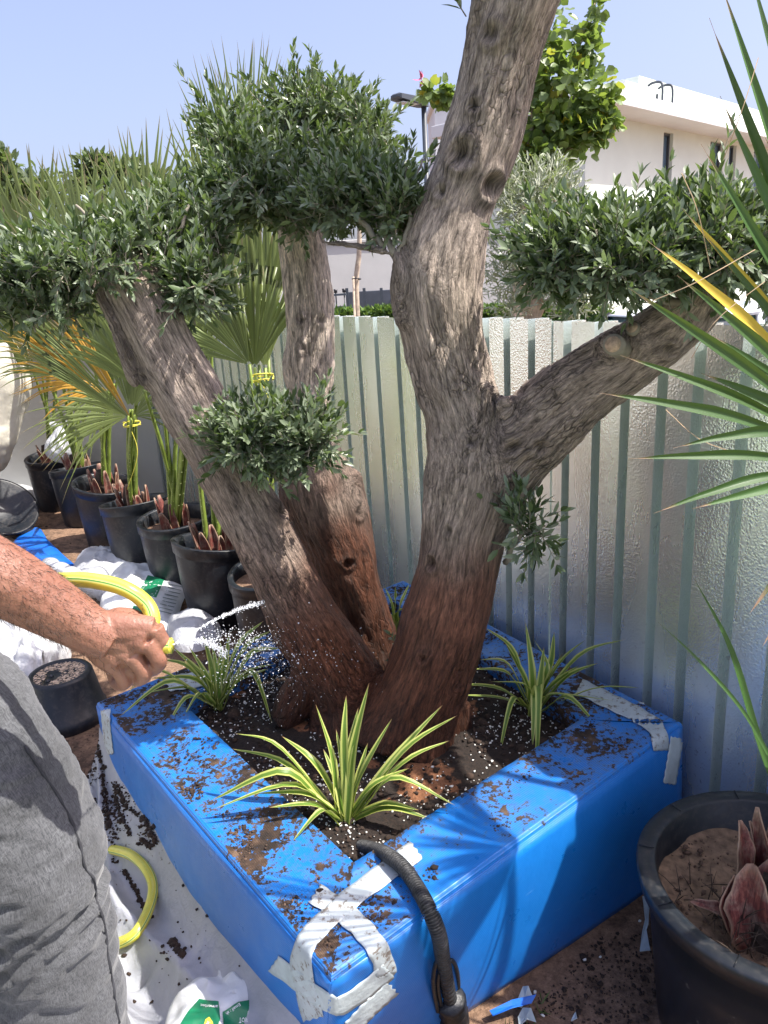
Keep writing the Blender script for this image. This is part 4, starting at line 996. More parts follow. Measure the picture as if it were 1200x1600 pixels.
for k, (px, py) in enumerate(rims):
    q = Z(px, py, PH); d = nrm([q[0], q[1]]); rt = np.array([d[1], -d[0]]); c = np.array([q[0]+rt[0]*PR, q[1]+rt[1]*PR, 0.0]); potc.append(c)
UPV = np.array([0, 0, 1.0])
def FR(px, py, y, tipx, tipy, ty, ln, sp, nrmv=(0, -1, .15), **kw):
    h = P(px, py, y); d = P(tipx, tipy, ty)-h; return (h, d, nrmv, ln if ln else np.linalg.norm(d), sp, kw)
yl = lambda s: max(0, 1.1-2.2*s)
yr = lambda s: max(0, 1.1-2.2*(1-s))
pots_def = [
 (0, (-.05, 0), 'fan palm in the farthest black pot, white knotted bag on its rim', [FR(62, 560, 5.6, 20, 300, 5.6, None, 1.5), FR(75, 570, 5.7, 60, 330, 5.6, 1.0, 1.6), FR(50, 575, 5.5, -60, 430, 5.4, .9, 1.5, droop=.25), FR(95, 560, 5.7, 110, 300, 5.8, None, 1.2)], None),
 (1, (-.03, 0), 'fan palm in the second black pot, next to the pot with the white bag', [FR(112, 570, 5.2, 90, 240, 5.2, None, 1.2), FR(70, 440, 4.9, 40, 212, 4.8, None, 1.9, n=26, joined=.55, droop=.02), FR(10, 440, 5.0, -50, 235, 4.9, None, 1.8, n=26, joined=.55, droop=.02), FR(118, 560, 5.2, 20, 260, 5.0, None, 1.0), FR(125, 570, 5.3, 160, 260, 5.4, None, 1.2), FR(105, 590, 5.1, 20, 520, 5.0, .6, 1.3, droop=.25, yel=lambda s: .75*s+.2), FR(150, 600, 4.9, 60, 560, 4.8, .6, 1.1, droop=.2, yel=lambda s: .85)], None),
 (2, (-.02, 0), 'fan palm in the third black pot counted from the grey wall', [FR(178, 600, 4.7, 130, 225, 4.7, None, 1.1), FR(140, 430, 4.4, 120, 205, 4.4, None, 1.7, n=26, joined=.5, droop=.02), FR(200, 420, 4.5, 205, 200, 4.5, None, 1.5, n=24, joined=.5, droop=.02), FR(172, 590, 4.7, 30, 280, 4.5, None, 1.0), FR(185, 580, 4.8, 215, 250, 4.8, None, 1.1), FR(170, 610, 4.6, 90, 640, 4.5, .45, 1.6, droop=.3, yel=lambda s: .9 if s > .6 else .3)], None),
 (3, (-.03, 0), 'fan palm in the fourth black pot, one half yellowed frond, yellow string', [FR(205, 655, 4.0, 60, 500, 3.9, .78, .62, yel=lambda s: max(0, min(1, 2.6*s-1.25)), n=22, joined=.75, droop=.03), FR(235, 400, 4.0, 248, 172, 4.0, None, 1.3, n=20, joined=.5, droop=.02), FR(203, 640, 4.2, 215, 300, 4.3, None, 1.0), FR(207, 640, 4.2, 280, 280, 4.2, None, 1.0), FR(200, 650, 4.1, 110, 640, 4.0, .55, 1.3, droop=.35), FR(210, 650, 4.1, 290, 600, 4.0, .45, 1.2, droop=.3)], P(206, 662, 4.15).tolist()+[.045]),
 (4, (-.03, 0), 'fan palm in the fifth black pot, stalks leaning left behind the olive stem', [FR(378, 300, 3.0, 372, 38, 3.0, None, 1.0, n=18, joined=.4, droop=.005), FR(395, 290, 3.1, 415, 42, 3.1, None, .9, n=18, joined=.4, droop=.005), FR(360, 340, 3.2, 335, 60, 3.2, None, .8, n=14, joined=.4, droop=.01), FR(330, 330, 3.5, 310, 150, 3.4, None, 1.1, n=16, joined=.4, droop=.02), FR(250, 600, 3.7, 240, 205, 3.7, None, .8), FR(262, 600, 3.75, 300, 230, 3.8, None, .9), FR(225, 610, 3.6, 150, 480, 3.5, .6, 1.2, droop=.2)], None),
 (5, (-.03, 0), 'fan palm in the sixth black pot, nearest one clear of the olive stem', [FR(320, 480, 3.5, 350, 50, 3.5, None, .55, n=16), FR(330, 520, 3.5, 400, 70, 3.6, None, .6, n=16), FR(300, 640, 3.3, 280, 420, 3.3, .6, .8)], None),
 (6, (0, 0), 'fan palm in the pot behind the leaning olive stem, fans tied with string', [FR(398, 575, 3.1, 392, 395, 3.05, .60, 1.25, n=26, joined=.7, droop=.02), FR(390, 570, 3.05, 300, 470, 3.0, .50, 1.3, n=24, joined=.6, droop=.05), FR(420, 560, 3.2, 410, 60, 3.3, None, .35, n=12), FR(405, 570, 3.2, 440, 80, 3.3, None, .3, n=10), FR(415, 575, 3.12, 400, 430, 3.2, .5, 1.0, n=20, joined=.6)], P(410, 590, 3.12).tolist()+[.045]),
]
for (k, lean, label, fr_, tie) in pots_def:
    potted_palm(potc[k], PR, PH, lean, label, fr_, k, tie)

# large near pot with the palm whose fan enters from the right
pc = np.array([.75, 1.25, 0.0]); PRn = .275; PHn = .40
big = empty('large_potted_palm', pc, 'fan palm in the big black pot at lower right, sandy soil, red brown base', 'potted palm')
prof = [(0, 0), (.212, 0), (.217, .014), (.24, .25), (.247, PHn-.05), (.252, PHn-.048), (.268, PHn-.040), (PRn-.002, PHn-.018), (PRn, PHn-.005), (PRn-.004, PHn), (PRn-.034, PHn+.001), (PRn-.040, PHn-.004), (PRn-.046, PHn-.07), (PRn-.049, PHn-.073), (PRn-.052, PHn-.09), (.19, .12)]
V, Fs = lathe(prof[:6], pc, 72); mesh('pot_wall', V, Fs, M['splat_pot'], big)
V, Fs = lathe(prof[5:], pc, 72); mesh('pot_rim', V, Fs, M['dusty_pot'], big)
for k in range(10):
    an = k*math.pi/5+.2; c_, s2_ = math.cos(an), math.sin(an)
    q = [pc+np.array([c_*r, s2_*r, z_]) for r, z_ in ((PRn-.036, PHn+.0022), (PRn-.020, PHn+.0022), (PRn-.005, PHn+.0014))]
    tube('rim_seam', q, .0013, M['black_plastic'], big, 4)
nr, na = 20, 60; V = [(pc[0], pc[1], PHn-.075)]; 
for i in range(1, nr+1):
    for j in range(na):
        r = i/nr*(PRn-.046); t = 2*math.pi*j/na; x_, y_ = pc[0]+r*math.cos(t), pc[1]+r*math.sin(t); q = np.array([x_, y_, 0]); h_ = -.082+.03*(fbm(q*14, 3)-.5)+.012*(i/nr)**6-.02*math.exp(-(np.hypot(x_-(pc[0]-.09), y_-(pc[1]+.06))/.045)**2)
        V.append((x_, y_, PHn+h_))
Fs = [(0, 1+j, 1+(j+1) % na) for j in range(na)]+[(1+(i-1)*na+j, 1+i*na+j, 1+i*na+(j+1) % na, 1+(i-1)*na+(j+1) % na) for i in range(1, nr) for j in range(na)]
M['pot_sand'] = simple('pot_sand', (.19, .125, .08), .92, .45, 45, .9, 90)
mesh('soil', V, Fs, M['pot_sand'], big)
crm = []; 
for _ in range(500):
    t = RNG.random()*6.28; r = (PRn-.055)*math.sqrt(RNG.random()); crm.append((pc[0]+r*math.cos(t), pc[1]+r*math.sin(t), PHn-.078+.012*RNG.random()))
props(scatter_lumps('soil_crumbs', crm, np.exp(RNG.normal(math.log(.0024), .5, len(crm))), M['clod_tan'], big), kind='stuff')
pb = Z(1185, 1450, .33); pb[2] = .30
for (bx_, mid_, tip_, wd_) in (((1185, 1465), (1140, 1420), (1150, 1368), .045), ((1198, 1475), (1176, 1425), (1176, 1350), .085), ((1222, 1475), (1212, 1420), (1208, 1345), .08), ((1168, 1430), (1163, 1340), (1156, 1282), .032), ((1178, 1425), (1180, 1335), (1172, 1283), .022), ((1192, 1430), (1197, 1340), (1184, 1262), .038), ((1212, 1430), (1222, 1330), (1215, 1250), .05), ((1150, 1450), (1128, 1425), (1078, 1408), .022), ((1160, 1445), (1140, 1420), (1130, 1385), .025), ((1230, 1470), (1245, 1390), (1250, 1290), .06), ((1178, 1472), (1150, 1448), (1142, 1405), .03)):
    y0 = 1.18 if bx_[0] < 1195 else 1.14
    a_ = Z(bx_[0], bx_[1], .31); b_3 = P(mid_[0], mid_[1], a_[1]+.0); c_3 = P(tip_[0], tip_[1], a_[1]+.02)
    V, Fs, x, tt = blade_geo([a_-[0, 0, .03], b_3, c_3], wd_, 16, .42, up=(-.4+.5*RNG.normal(), -.8, .3), prof=lambda t: np.minimum(1, .75+t)*np.where(t < .55, 1, 1-((t-.55)/.45)**1.6*.8)*(1+.10*np.sin(t*23)), twist=RNG.normal()*.5)
    o = mesh('leaf_base', V, Fs, M['sheath'], big, attrs={'x': x, 't': tt}); s = o.modifiers.new('s', 'SOLIDIFY'); s.thickness = .003
fb = MB()
for _ in range(160):
    q = pb+np.array([RNG.normal()*.05-.02, RNG.normal()*.05, RNG.random()*.09]); d = nrm(RNG.normal(size=3)+[0, 0, .3])*.03; fb.tube([q, q+d+[0, 0, .004], q+d*1.9], [.0012, .001, .0004], 3)
o = fb.build('fibre', M['fibre'], big, True); o['kind'] = 'stuff'
tube('stem', spline([pb+[.02, 0, -.05], pb+[.03, .0, .05], pb+[.04, 0, .16]], 8), [.07, .075, .07, .06, .055, .05, .045, .04], M['fibre'], big, 12)
hubY = 1.02; hub = P(1370, 738, hubY)
tube('petiole', spline([pb+[.03, 0, .1], pb*.5+hub*.5+np.array([.02, .03, 0]), hub], 14), np.linspace(.02, .011, 14), M['petiole'], big, 8, flat=.5)
frond = fan('frond', hub, P(1300, 1050, hubY-.15)-hub, (0, -1, .2), .32, 1.2, 8, M['palm_near'], big, .1)
for hx, hy, hz, dv_, sp_ in ((1.12, 1.10, 1.78, (.15, -.1, 1), 1.6), (1.2, 1.35, 2.0, (.35, .2, 1), 1.5), (1.05, .85, 1.6, (.0, -.3, 1), 1.5)):
    h2 = np.array([hx, hy, hz]); tube('petiole', spline([pb+[.03, 0, .1], pb*.5+h2*.5+np.array([.06, .03, 0]), h2], 14), np.linspace(.02, .011, 14), M['petiole'], big, 8, flat=.5)
    fan('frond', h2, dv_, (-1, -.2, .3), .66, sp_, 20, M['palm_near'], big, .1)
# (tip px, tip dy, colour e, bend)
SEG = [(1010, 375, .02, .75, .05), (1065, 325, .03, .95, .04), (1095, 225, .04, .0, .03), (1108, 28, .05, .0, 0), (1122, -40, .06, 0, 0), (1160, -90, .05, 0, 0), (1200, -120, .06, 0, 0), (982, 450, -.05, .0, .02), (969, 555, -.03, .0, .03), (936, 614, -.06, .0, .04), (1095, 583, -.02, .0, .03), (1113, 524, .0, .15, .03), (982, 717, -.10, .0, .03), (1052, 700, -.1, .25, .08), (1022, 802, -.12, .2, .05), (1082, 795, -.14, .0, .02), (1125, 150, .02, .0, .02), (1058, 430, .0, .0, .03), (1095, 360, .02, 0, .03), (1190, 200, .05, .3, .03)]
for i, (px, py, dy, e, bd) in enumerate(SEG):
    tip = P(px, py, hubY+dy+.05*RNG.normal()*.4); L_ = np.linalg.norm(tip-hub); s0 = hub+(tip-hub)*.08; mid = (hub*.5+tip*.5)+np.array([0, 0, bd*.45]); q3 = hub*.22+tip*.78+np.array([0, 0, bd*.28])
    V, Fs, x, tt = blade_geo([s0, mid, q3, tip], (.0145 if py > 300 else .018)*RNG.uniform(.85, 1.15), 22, .28, up=(.1, -1, .25), prof=lambda t: np.where(t < .45, .45+1.2*t, .99*(1-np.clip((t-.45)/.5, 0, 1))**.8*.99+.035), twist=RNG.normal()*.15)
    mesh('leaflet', V, Fs, M['palm_near'], frond, attrs={'x': x*2, 't': tt, 'v': np.full(len(V), RNG.random()), 'e': np.full(len(V), e)})
th = MB()
for (a1, b1, c1) in (((1080, 560), (1120, 500), (1195, 440)), ((1020, 470), (1090, 440), (1180, 390)), ((1130, 250), (1160, 170), (1185, 90)), ((1040, 640), (1100, 690), (1200, 720)), ((1110, 420), (1090, 330), (1065, 270))):
    th.tube(spline([P(*a1, 1.0), P(*b1, .99), P(*c1, 1.0)], 10), .0006, 3)
th.build('thread', M['dry'], big)
# the two long single blades below
for (pts, wd_) in (([(1215, 1240), (1180, 1140), (1140, 1010), (1085, 905)], .013), ([(1215, 1205), (1160, 1110), (1090, 1030), (1028, 972)], .007)):
    V, Fs, x, tt = blade_geo([P(a, b, 1.15+.04*i) for i, (a, b) in enumerate(pts)], wd_, 18, .2, up=(.1, -1, .2), prof=lambda t: np.clip((1-t)*2.2, .04, 1))
    mesh('narrow_leaf', V, Fs, M['palm_near'], big, attrs={'x': x, 't': tt*.9, 'v': np.full(len(V), .6), 'e': np.zeros(len(V))})
#@@PART2
# ------------------------------------------------------------------ plastic sheeting beside the planter
e1 = nrm((Nc-Lc)*[1, 1, 0]); oL = outL
sh = empty('plastic_sheet', Lc*[1, 1, 0]+oL*.3, 'white plastic sheeting with folds spread along the left side of the blue planter', 'plastic sheet')
us = np.linspace(-.55, 1.75, 190); vs = np.concatenate([np.linspace(.004, .2, 26), np.linspace(.21, 1.0, 70)])
U_, V_ = np.meshgrid(us, vs); base = Lc*[1, 1, 0]; Pq = base[None, None]+e1*U_[..., None]+oL*V_[..., None]
th_ = np.arctan2(V_, U_+.08); rad = np.hypot(V_, U_+.08)
topz = np.interp(us, [-.55, -.12, .0, .15, .5, 1.0, 1.6], [.02, .06, .33, .27, .235, .25, .20])[None]
Zs = topz*np.exp(-(V_/.085)**1.15)+.012
fold = .030*(1-np.abs(np.sin(th_*11+5*fbm(Pq*2.2, 3)))*2)*np.exp(-((rad-.30)/.50)**2)+.034*(1-np.abs(np.sin(V_*26+6*fbm(Pq*np.array([1.6, 1.6, 0])+2, 2)+U_*5))*2)*np.exp(-(V_/.45)**2)+.05*(fbm(Pq*np.array([4, 4, 0])+4, 3)-.5)*np.clip(V_/.1, 0, 1)
rid = np.abs(fbm(Pq*np.array([6, 6, 0])+np.array([0, 9, 0]), 2)-.5); fold += -.05*np.exp(-(rid/.03)**2)*np.clip(V_/.12, 0, 1)*.5+.018*(fbm(Pq*16, 3)-.5)*np.clip(V_/.05, 0, 1)
Zs = np.maximum(Zs+fold+.026*np.clip(V_/.05, 0, 1)+.006, .010+.004*noise(Pq*20)); Zs[:, us < -.05] *= 1
edge = 1.0+.12*np.sin(us*5)+.05*np.sin(us*17); Pq = base[None, None]+e1*U_[..., None]+oL*(V_*np.where(V_ > .2, 1+(edge[None]-1)*(V_-.2), 1))[..., None]
Vv = np.stack([Pq[..., 0], Pq[..., 1], Zs], -1).reshape(-1, 3); nY, nX = U_.shape; idx = np.arange(nX*nY).reshape(nY, nX)
Fq = np.stack([idx[:-1, :-1], idx[:-1, 1:], idx[1:, 1:], idx[1:, :-1]], -1).reshape(-1, 4)
so1 = mesh('sheet_surface', Vv, Fq, M['sheet'], sh, attrs={'dirt': np.exp(-((rad-.45)/.22)**2).ravel()*.30})
shtree = bvh(so1)
cl = []
for (px, py, sx, sy, n_) in ((116, 1195, 15, 16, 1500), (140, 1165, 6, 8, 200), (165, 1270, 5, 25, 70), (180, 1290, 5, 30, 80), (195, 1250, 8, 22, 80), (228, 1300, 7, 12, 60), (270, 1480, 14, 10, 20), (215, 1400, 30, 60, 20), (290, 1440, 30, 50, 12), (240, 1520, 60, 40, 25)):
    for _ in range(n_):
        h = hit(shtree, px+RNG.normal()*sx, py+RNG.normal()*sy, .002)
        if h is not None: cl.append(h)
for pl_px in (((163, 1195), (160, 1230), (170, 1290)), ((178, 1225), (186, 1262), (205, 1305)), ((182, 1222), (196, 1255), (225, 1282)), ((225, 1275), (238, 1300), (246, 1318)), ((146, 1250), (152, 1290), (158, 1320)), ((222, 1312), (238, 1322)), ((268, 1470), (285, 1495)), ((196, 1360), (215, 1395), (226, 1420)), ((150, 1150), (158, 1190))):
    K_ = spline(np.array(pl_px, float), 40)
    for _ in range(170):
        k_ = K_[RNG.integers(0, 40)]; h = hit(shtree, k_[0]+RNG.normal()*1.6, k_[1]+RNG.normal()*1.6, .002)
        if h is not None: cl.append(h)
props(scatter_lumps('soil_crumbs', cl, np.exp(RNG.normal(math.log(.0026), .5, len(cl))), M['clod'], sh, .6), kind='stuff')

# ------------------------------------------------------------------ pillow-like bags
def pillow(name, pxs_, z0, h, mat, label, cat, wr=.02, wf=9.0, power=2.2, rings=22, per=10, group=None, lumps=0.0):
    B = np.array([Z(a, b, z0) for a, b in pxs_]); c = B.mean(0); BB = spline(np.vstack([B, B[:1]]), len(B)*per+1)[:-1]
    e = empty(name, [c[0], c[1], z0], label, cat, group); V = []; nb = len(BB)
    V.append([c[0], c[1], z0+h])
    for i in range(1, rings+1):
        t = i/rings
        for b in BB:
            p = c+(b-c)*t; z_ = z0+.006+h*(1-t**power)**.6; V.append([p[0], p[1], z_])
    V = np.array(V); k = np.clip((V[:, 2]-z0)/h, 0, 1); q = V*wf
    rid = 1-np.abs(fbm(q+7, 3)-.5)*5
    V[:, 2] += k*(wr*(fbm(q, 3)-.5)*2+wr*.8*np.clip(rid, 0, 1)-wr*.4+lumps*(noise(q*2.2)-.5))
    V[:, :2] += (k*(1-k)*4)[:, None]*wr*(np.stack([fbm(q*1.3+3, 2), fbm(q*1.3+11, 2)], -1)-.5)
    V[:, 2] = np.maximum(V[:, 2], z0+.004)
    Fs = [(0, 1+j, 1+(j+1) % nb) for j in range(nb)]+[(1+(i-1)*nb+j, 1+i*nb+j, 1+i*nb+(j+1) % nb, 1+(i-1)*nb+(j+1) % nb) for i in range(1, rings) for j in range(nb)]
    o = mesh('bag_skin', V, Fs, mat, e, attrs={'dirt': np.zeros(len(V))}); return e, o, bvh(o)
pillow('plastic_bag', [(-60, 990), (-10, 965), (40, 955), (85, 975), (112, 1020), (95, 1060), (60, 1092), (10, 1085), (-50, 1080)], .02, .22, M['white_bag'], 'bulging white plastic bag of lumpy stuff on the ground under the forearm', 'bag', .05, 13, 3, 26, lumps=.06)
eb, ob, tb = pillow('printed_sack', [(186, 886), (235, 892), (292, 908), (285, 945), (262, 992), (225, 975), (160, 958), (165, 920)], .03, .10, M['soil_bag'], 'half empty white sack with a green rectangle printed on it beside the black pots', 'sack', .03, 7)
drape('green_panel', [(231, 899), (257, 905), (244, 934), (216, 927)], tb, M['green_print'], eb, 6, 5)
drape('green_panel', [(209, 946), (226, 952), (224, 968), (204, 961)], tb, M['green_print'], eb, 5, 4)
for k in range(9):
    a0 = 262+RNG.integers(0, 3); y_ = 912+k*5.2
    drape('text_line', [(a0-k*2.0, y_), (286-k*2.4+RNG.integers(-4, 2), y_+5), (286-k*2.4, y_+6.3), (a0-k*2.0, y_+1.4)], tb, M['grey_print'], eb, 2, 4)
pillow('plastic_bag', [(120, 875), (150, 865), (195, 872), (240, 868), (250, 890), (180, 905), (140, 925), (112, 905)], .02, .10, M['white_bag'], 'thin crumpled clear plastic behind the sack with the green rectangle', 'bag', .03, 9)
pillow('plastic_bag', [(262, 975), (300, 960), (338, 972), (345, 1000), (310, 1020), (268, 1015)], .04, .09, M['white_bag'], 'flattened pale plastic bag between the sack and the planter, seen behind the water jets', 'bag', .02, 9)
e, o, t = pillow('plastic_bag', [(30, 775), (0, 745), (-60, 740), (-80, 790), (0, 800), (55, 800), (62, 770)], .02, .12, M['white_bag'], 'sheer plastic wrapping heaped against the grey wall behind the black tub', 'bag', .04, 6)
e, o, t = pillow('blue_tarp', [(35, 832), (60, 826), (80, 850), (125, 890), (175, 925), (120, 925), (60, 900), (10, 870)], .012, .02, M['blue_flat'], 'flat blue plastic offcut lying on the sand left of the black pots', 'plastic sheet', .006, 5)
# white roll
a_, b_4 = Z(75, 885, .07), Z(165, 925, .07); rl = empty('plastic_roll', (a_+b_4)/2, 'roll of white plastic film lying on the blue offcut behind the yellow hose', 'roll')
C = np.linspace(a_, b_4, 20); tube('roll_body', C, .055+.006*np.sin(np.arange(20)*1.7), M['white_bag'], rl, 20)
# printed bag at the bottom
eb, ob, tb = pillow('printed_bag', [(262, 1590), (285, 1572), (308, 1552), (338, 1548), (347, 1533), (410, 1531), (446, 1545), (468, 1575), (482, 1610), (488, 1670), (420, 1700), (330, 1700), (255, 1680)], .10, .07, M['soil_bag'], 'crumpled white bag with green printed lettering upside down at the bottom edge by the planter', 'bag', .03, 9, 3.0, 34, 12)
drape('green_panel', [(282, 1602), (295, 1580), (312, 1561), (342, 1566), (343, 1600), (345, 1640), (290, 1640)], tb, M['green_print'], eb, 12, 6, .003)
drape('green_panel', [(347, 1582), (372, 1566), (400, 1562), (425, 1566), (432, 1580), (432, 1596), (405, 1598), (372, 1604), (348, 1604)], tb, M['green_print'], eb, 12, 6, .003)
drape('yellow_panel', [(319, 1604), (322, 1594), (328, 1590), (333, 1597), (335, 1606)], tb, M['yellow_print'], eb, 6, 5, .0042)
drape('red_panel', [(405, 1602), (430, 1597), (434, 1612), (410, 1615)], tb, M['red_print'], eb, 5, 5, .0042)
def text(s, origin, right, up, size, tree_, mat, parent, name='lettering'):
    cu = bpy.data.curves.new('t', 'FONT'); cu.body = s; cu.size = 1.0; cu.resolution_u = 2; cu.extrude = 0; cu.offset = .012
    ot = bpy.data.objects.new('t', cu); COL.objects.link(ot); dg = bpy.context.evaluated_depsgraph_get(); dg.update()
    me = bpy.data.meshes.new_from_object(ot.evaluated_get(dg)); bpy.data.objects.remove(ot)
    bm = bmesh.new(); bm.from_mesh(me); bmesh.ops.triangulate(bm, faces=bm.faces); bmesh.ops.subdivide_edges(bm, edges=[e for e in bm.edges if e.calc_length() > .4], cuts=2); bmesh.ops.triangulate(bm, faces=bm.faces)
    V = []; ok = []
    for v in bm.verts:
        px = origin[0]+(right[0]*v.co.x+up[0]*v.co.y)*size; py = origin[1]+(right[1]*v.co.x+up[1]*v.co.y)*size
        h = hit(tree_, px, py, .0042); ok.append(h is not None); V.append(h if h is not None else np.zeros(3))
    bm.verts.index_update(); Fs = [tuple(v.index for v in f.verts) for f in bm.faces if all(ok[v.index] for v in f.verts)]; bm.free()
    return mesh(name, V, Fs, mat, parent, False) if Fs else None
ri = (-1.0, .035); up_ = (.0, 1.0)
text('SHALIMAR BIOT', (423, 1588), (-.52, .02), (.0, .92), 13.5, tb, M['white_print'], eb)
text('(6324) DUBAI', (418, 1578), (-.6, .05), (.0, .8), 9, tb, M['white_print'], eb)
text('Email : sh', (374, 1568), (-.62, .42), (.3, .62), 9.5, tb, M['white_print'], eb)
text('amerbac', (341, 1573), (-.85, -.12), (-.1, .8), 9, tb, M['white_print'], eb)
text('Mobile', (326, 1596), (-.5, .75), (.6, .4), 9, tb, M['white_print'], eb)
# knotted bag on the far pot
c0 = P(97, 690, 5.65); kb = empty('knotted_bag', [c0[0], c0[1], .42], 'white knotted carrier bag sitting on the rim of the farthest black pot', 'bag')
bm = bmesh.new(); bmesh.ops.create_icosphere(bm, subdivisions=5, radius=1); V = np.array([v.co[:] for v in bm.verts]); Fs = [tuple(v.index for v in f.verts) for f in bm.faces]; bm.free()
V *= np.array([.135, .11, .11]); an = np.arctan2(V[:, 1], V[:, 0]); kz = np.clip((V[:, 2]+.02)/.13, 0, 1)
V[:, :2] *= (1+.12*np.sin(an*9+4*kz)*kz-.55*kz**2)[:, None]; V[:, 2] += .05*kz**2; V += .022*(np.stack([fbm(V*16, 3), fbm(V*16+5, 3), fbm(V*16+9, 3)], -1)-.5); V += np.array([c0[0], c0[1], .52])
mesh('bag_body', V, Fs, M['white_bag'], kb, attrs={'dirt': np.zeros(len(V))})
for sg in (-1, 1):
    q = np.array([c0[0], c0[1], .655]); Vb, Fb, x, tt = blade_geo([q, q+[sg*.03, 0, .04], q+[sg*.06, -.01, .035]], .06, 8, .5, up=(0, 1, .1), prof=lambda t: .4+.6*t)
    o = mesh('bag_ear', Vb, Fb, M['white_bag'], kb, attrs={'dirt': np.zeros(len(Vb))})
# black tub lying tilted, far left
tc = Z(5, 815, .10); ax_ = nrm([.55, -.35, .75]); zc_ = ax_; xc_ = nrm(np.cross([0, 0, 1], zc_)); yc_ = np.cross(zc_, xc_); RT = np.stack([xc_, yc_, zc_], 1)
tubp = empty('black_tub', [tc[0], tc[1], 0], 'wide shallow black rubber tub tilted against the wall at the far left', 'tub')
V, Fs = lathe([(0, -.10), (.17, -.10), (.25, .03), (.265, .035), (.265, .045), (.245, .045), (.165, -.085), (0, -.085)], tc+[-.02, 0, .09], 48, RT); mesh('tub_body', V, Fs, M['dusty_pot'], tubp)
# upturned pot with drainage holes
uc = Z(107, 1122, 0.0); up_pot = empty('upturned_pot', uc, 'small black nursery pot upside down on the sand, drainage holes on its top', 'pot')
hu = .205; rt_, rbm = .118, .152
V, Fs = lathe([(rbm, 0), (rbm+.004, .012), (rbm, .05), (rbm-.006, .052), (rt_+.004, hu-.012), (rt_-.004, hu), (rt_-.02, hu-.002), (rt_-.025, hu-.008), (0, hu-.008)], uc, 64)
V = np.array(V); M['pot_top'] = simple('sandy_pot_base', (.52, .40, .29), .9, .5, 60, .6, 150)
mesh('pot_body', V, Fs, M['dusty_pot'], up_pot)
ds = []
for _ in range(900):
    t = RNG.random()*6.28; r = .108*math.sqrt(RNG.random()); ds.append((uc[0]+r*math.cos(t), uc[1]+r*math.sin(t), hu-.007))
ds = np.array(ds); ds = ds[fbm(ds*[18, 18, 0], 3) > .34]; props(scatter_lumps('sand_crust', ds, np.full(len(ds), .0052), M['pot_top'], up_pot, .35), kind='stuff')
for (r, n_) in ((.03, 4), (.06, 8), (.09, 13)):
    for k in range(n_):
        t = 2*math.pi*k/n_+r*20; q = uc+np.array([r*math.cos(t), r*math.sin(t), hu-.0078]); Vh, Fh = lathe([(0, 0), (.0075, 0), (.0085, .004), (.0095, .0042), (.0098, 0)], q, 12); mesh('drain_hole', Vh, Fh, M['black_plastic'], up_pot)

# ------------------------------------------------------------------ worker watering the tree
pe = empty('person', [-.55, 1.1, 0], 'person in grey jeans reaching in from the left, yellow hose held in the fist', 'person')
YH = 1.02
def pt(px, py, dy=0.0): return P(px, py, YH+dy)
def chain(pts, n=14): K = spline(np.array([[*p, r] for p, r in pts]), n); return K[:, :3], np.maximum(K[:, 3], .002)
HG = []
sh_ = P(-430, 640, 1.0); el = P(-150, 828, .93)
HG.append(chain([(sh_, .058), (sh_*.5+el*.5, .054), (el, .047), (P(-60, 872, .96), .050), (P(10, 908, .98), .0485), (P(75, 945, 1.0), .043), (P(115, 968, 1.01), .038), (P(150, 990, 1.015), .034), (P(172, 1000, 1.02), .030)], 44))
kn = [((241, 981), -.002), ((229, 1004), -.011), ((207, 1025), -.012), ((180, 1042), -.004)]
wr_ = [(158, 975), (160, 985), (158, 998), (152, 1010)]
pip = [((254, 1008), .012), ((248, 1034), .002), ((225, 1054), .000), ((194, 1066), .006)]
mid_ = [((244, 1026), .040), ((232, 1046), .034), ((210, 1060), .032), ((182, 1066), .034)]
tipf = [((222, 1010), .046), ((210, 1025), .046), ((192, 1034), .044), ((172, 1038), .040)]
for i in range(4):
    k_, dk_ = kn[i]; r0 = [.0165, .0165, .0155, .0145][i]; rf = [.0114, .0116, .0112, .0102][i]
    HG.append(chain([(pt(*wr_[i], .006), .021), (pt((wr_[i][0]+k_[0])/2, (wr_[i][1]+k_[1])/2, .002), .0195), (pt(*k_, dk_+.006), r0)], 10))
    HG.append(chain([(pt(*k_, dk_+.006), rf*1.22), (pt((k_[0]+pip[i][0][0])/2+1, (k_[1]+pip[i][0][1])/2, (dk_+pip[i][1])/2), rf*1.02), (pt(*pip[i][0], pip[i][1]), rf*1.1), (pt(*mid_[i][0], mid_[i][1]), rf), (pt(*tipf[i][0], tipf[i][1]), rf*.88)], 22))
for i in range(3):
    a_w = ((wr_[i][0]+wr_[i+1][0])/2, (wr_[i][1]+wr_[i+1][1])/2); a_k = ((kn[i][0][0]+kn[i+1][0][0])/2-3, (kn[i][0][1]+kn[i+1][0][1])/2-1)
    HG.append(chain([(pt(*a_w, .006), .0225), (pt((a_w[0]+a_k[0])/2, (a_w[1]+a_k[1])/2, .001), .0205), (pt(*a_k, -.001), .0165)], 10))
HG.append(chain([(pt(188, 1048, .013), .0135), (pt(205, 1044, .012), .0145), (pt(224, 1031, .013), .0145), (pt(238, 1014, .015), .012)], 12))
HG.append(chain([(pt(185, 1010, .018), .024), (pt(215, 1020, .022), .0215), (pt(232, 1015, .026), .016)], 10))
HG.append(chain([(pt(160, 1015, .012), .024), (pt(190, 1020, .016), .024), (pt(208, 1018, .020), .018)], 8))
HG.append(chain([(pt(160, 1010, .014), .022), (pt(180, 1035, .022), .020), (pt(200, 1040, .028), .016)], 8))
HG.append(chain([(pt(165, 975, .012), .019), (pt(190, 965, .022), .016), (pt(215, 968, .036), .0125), (pt(238, 988, .046), .0115), (pt(246, 1004, .044), .0095)], 20))
fg = [tube_geo(C, R, 16) for C, R in HG]
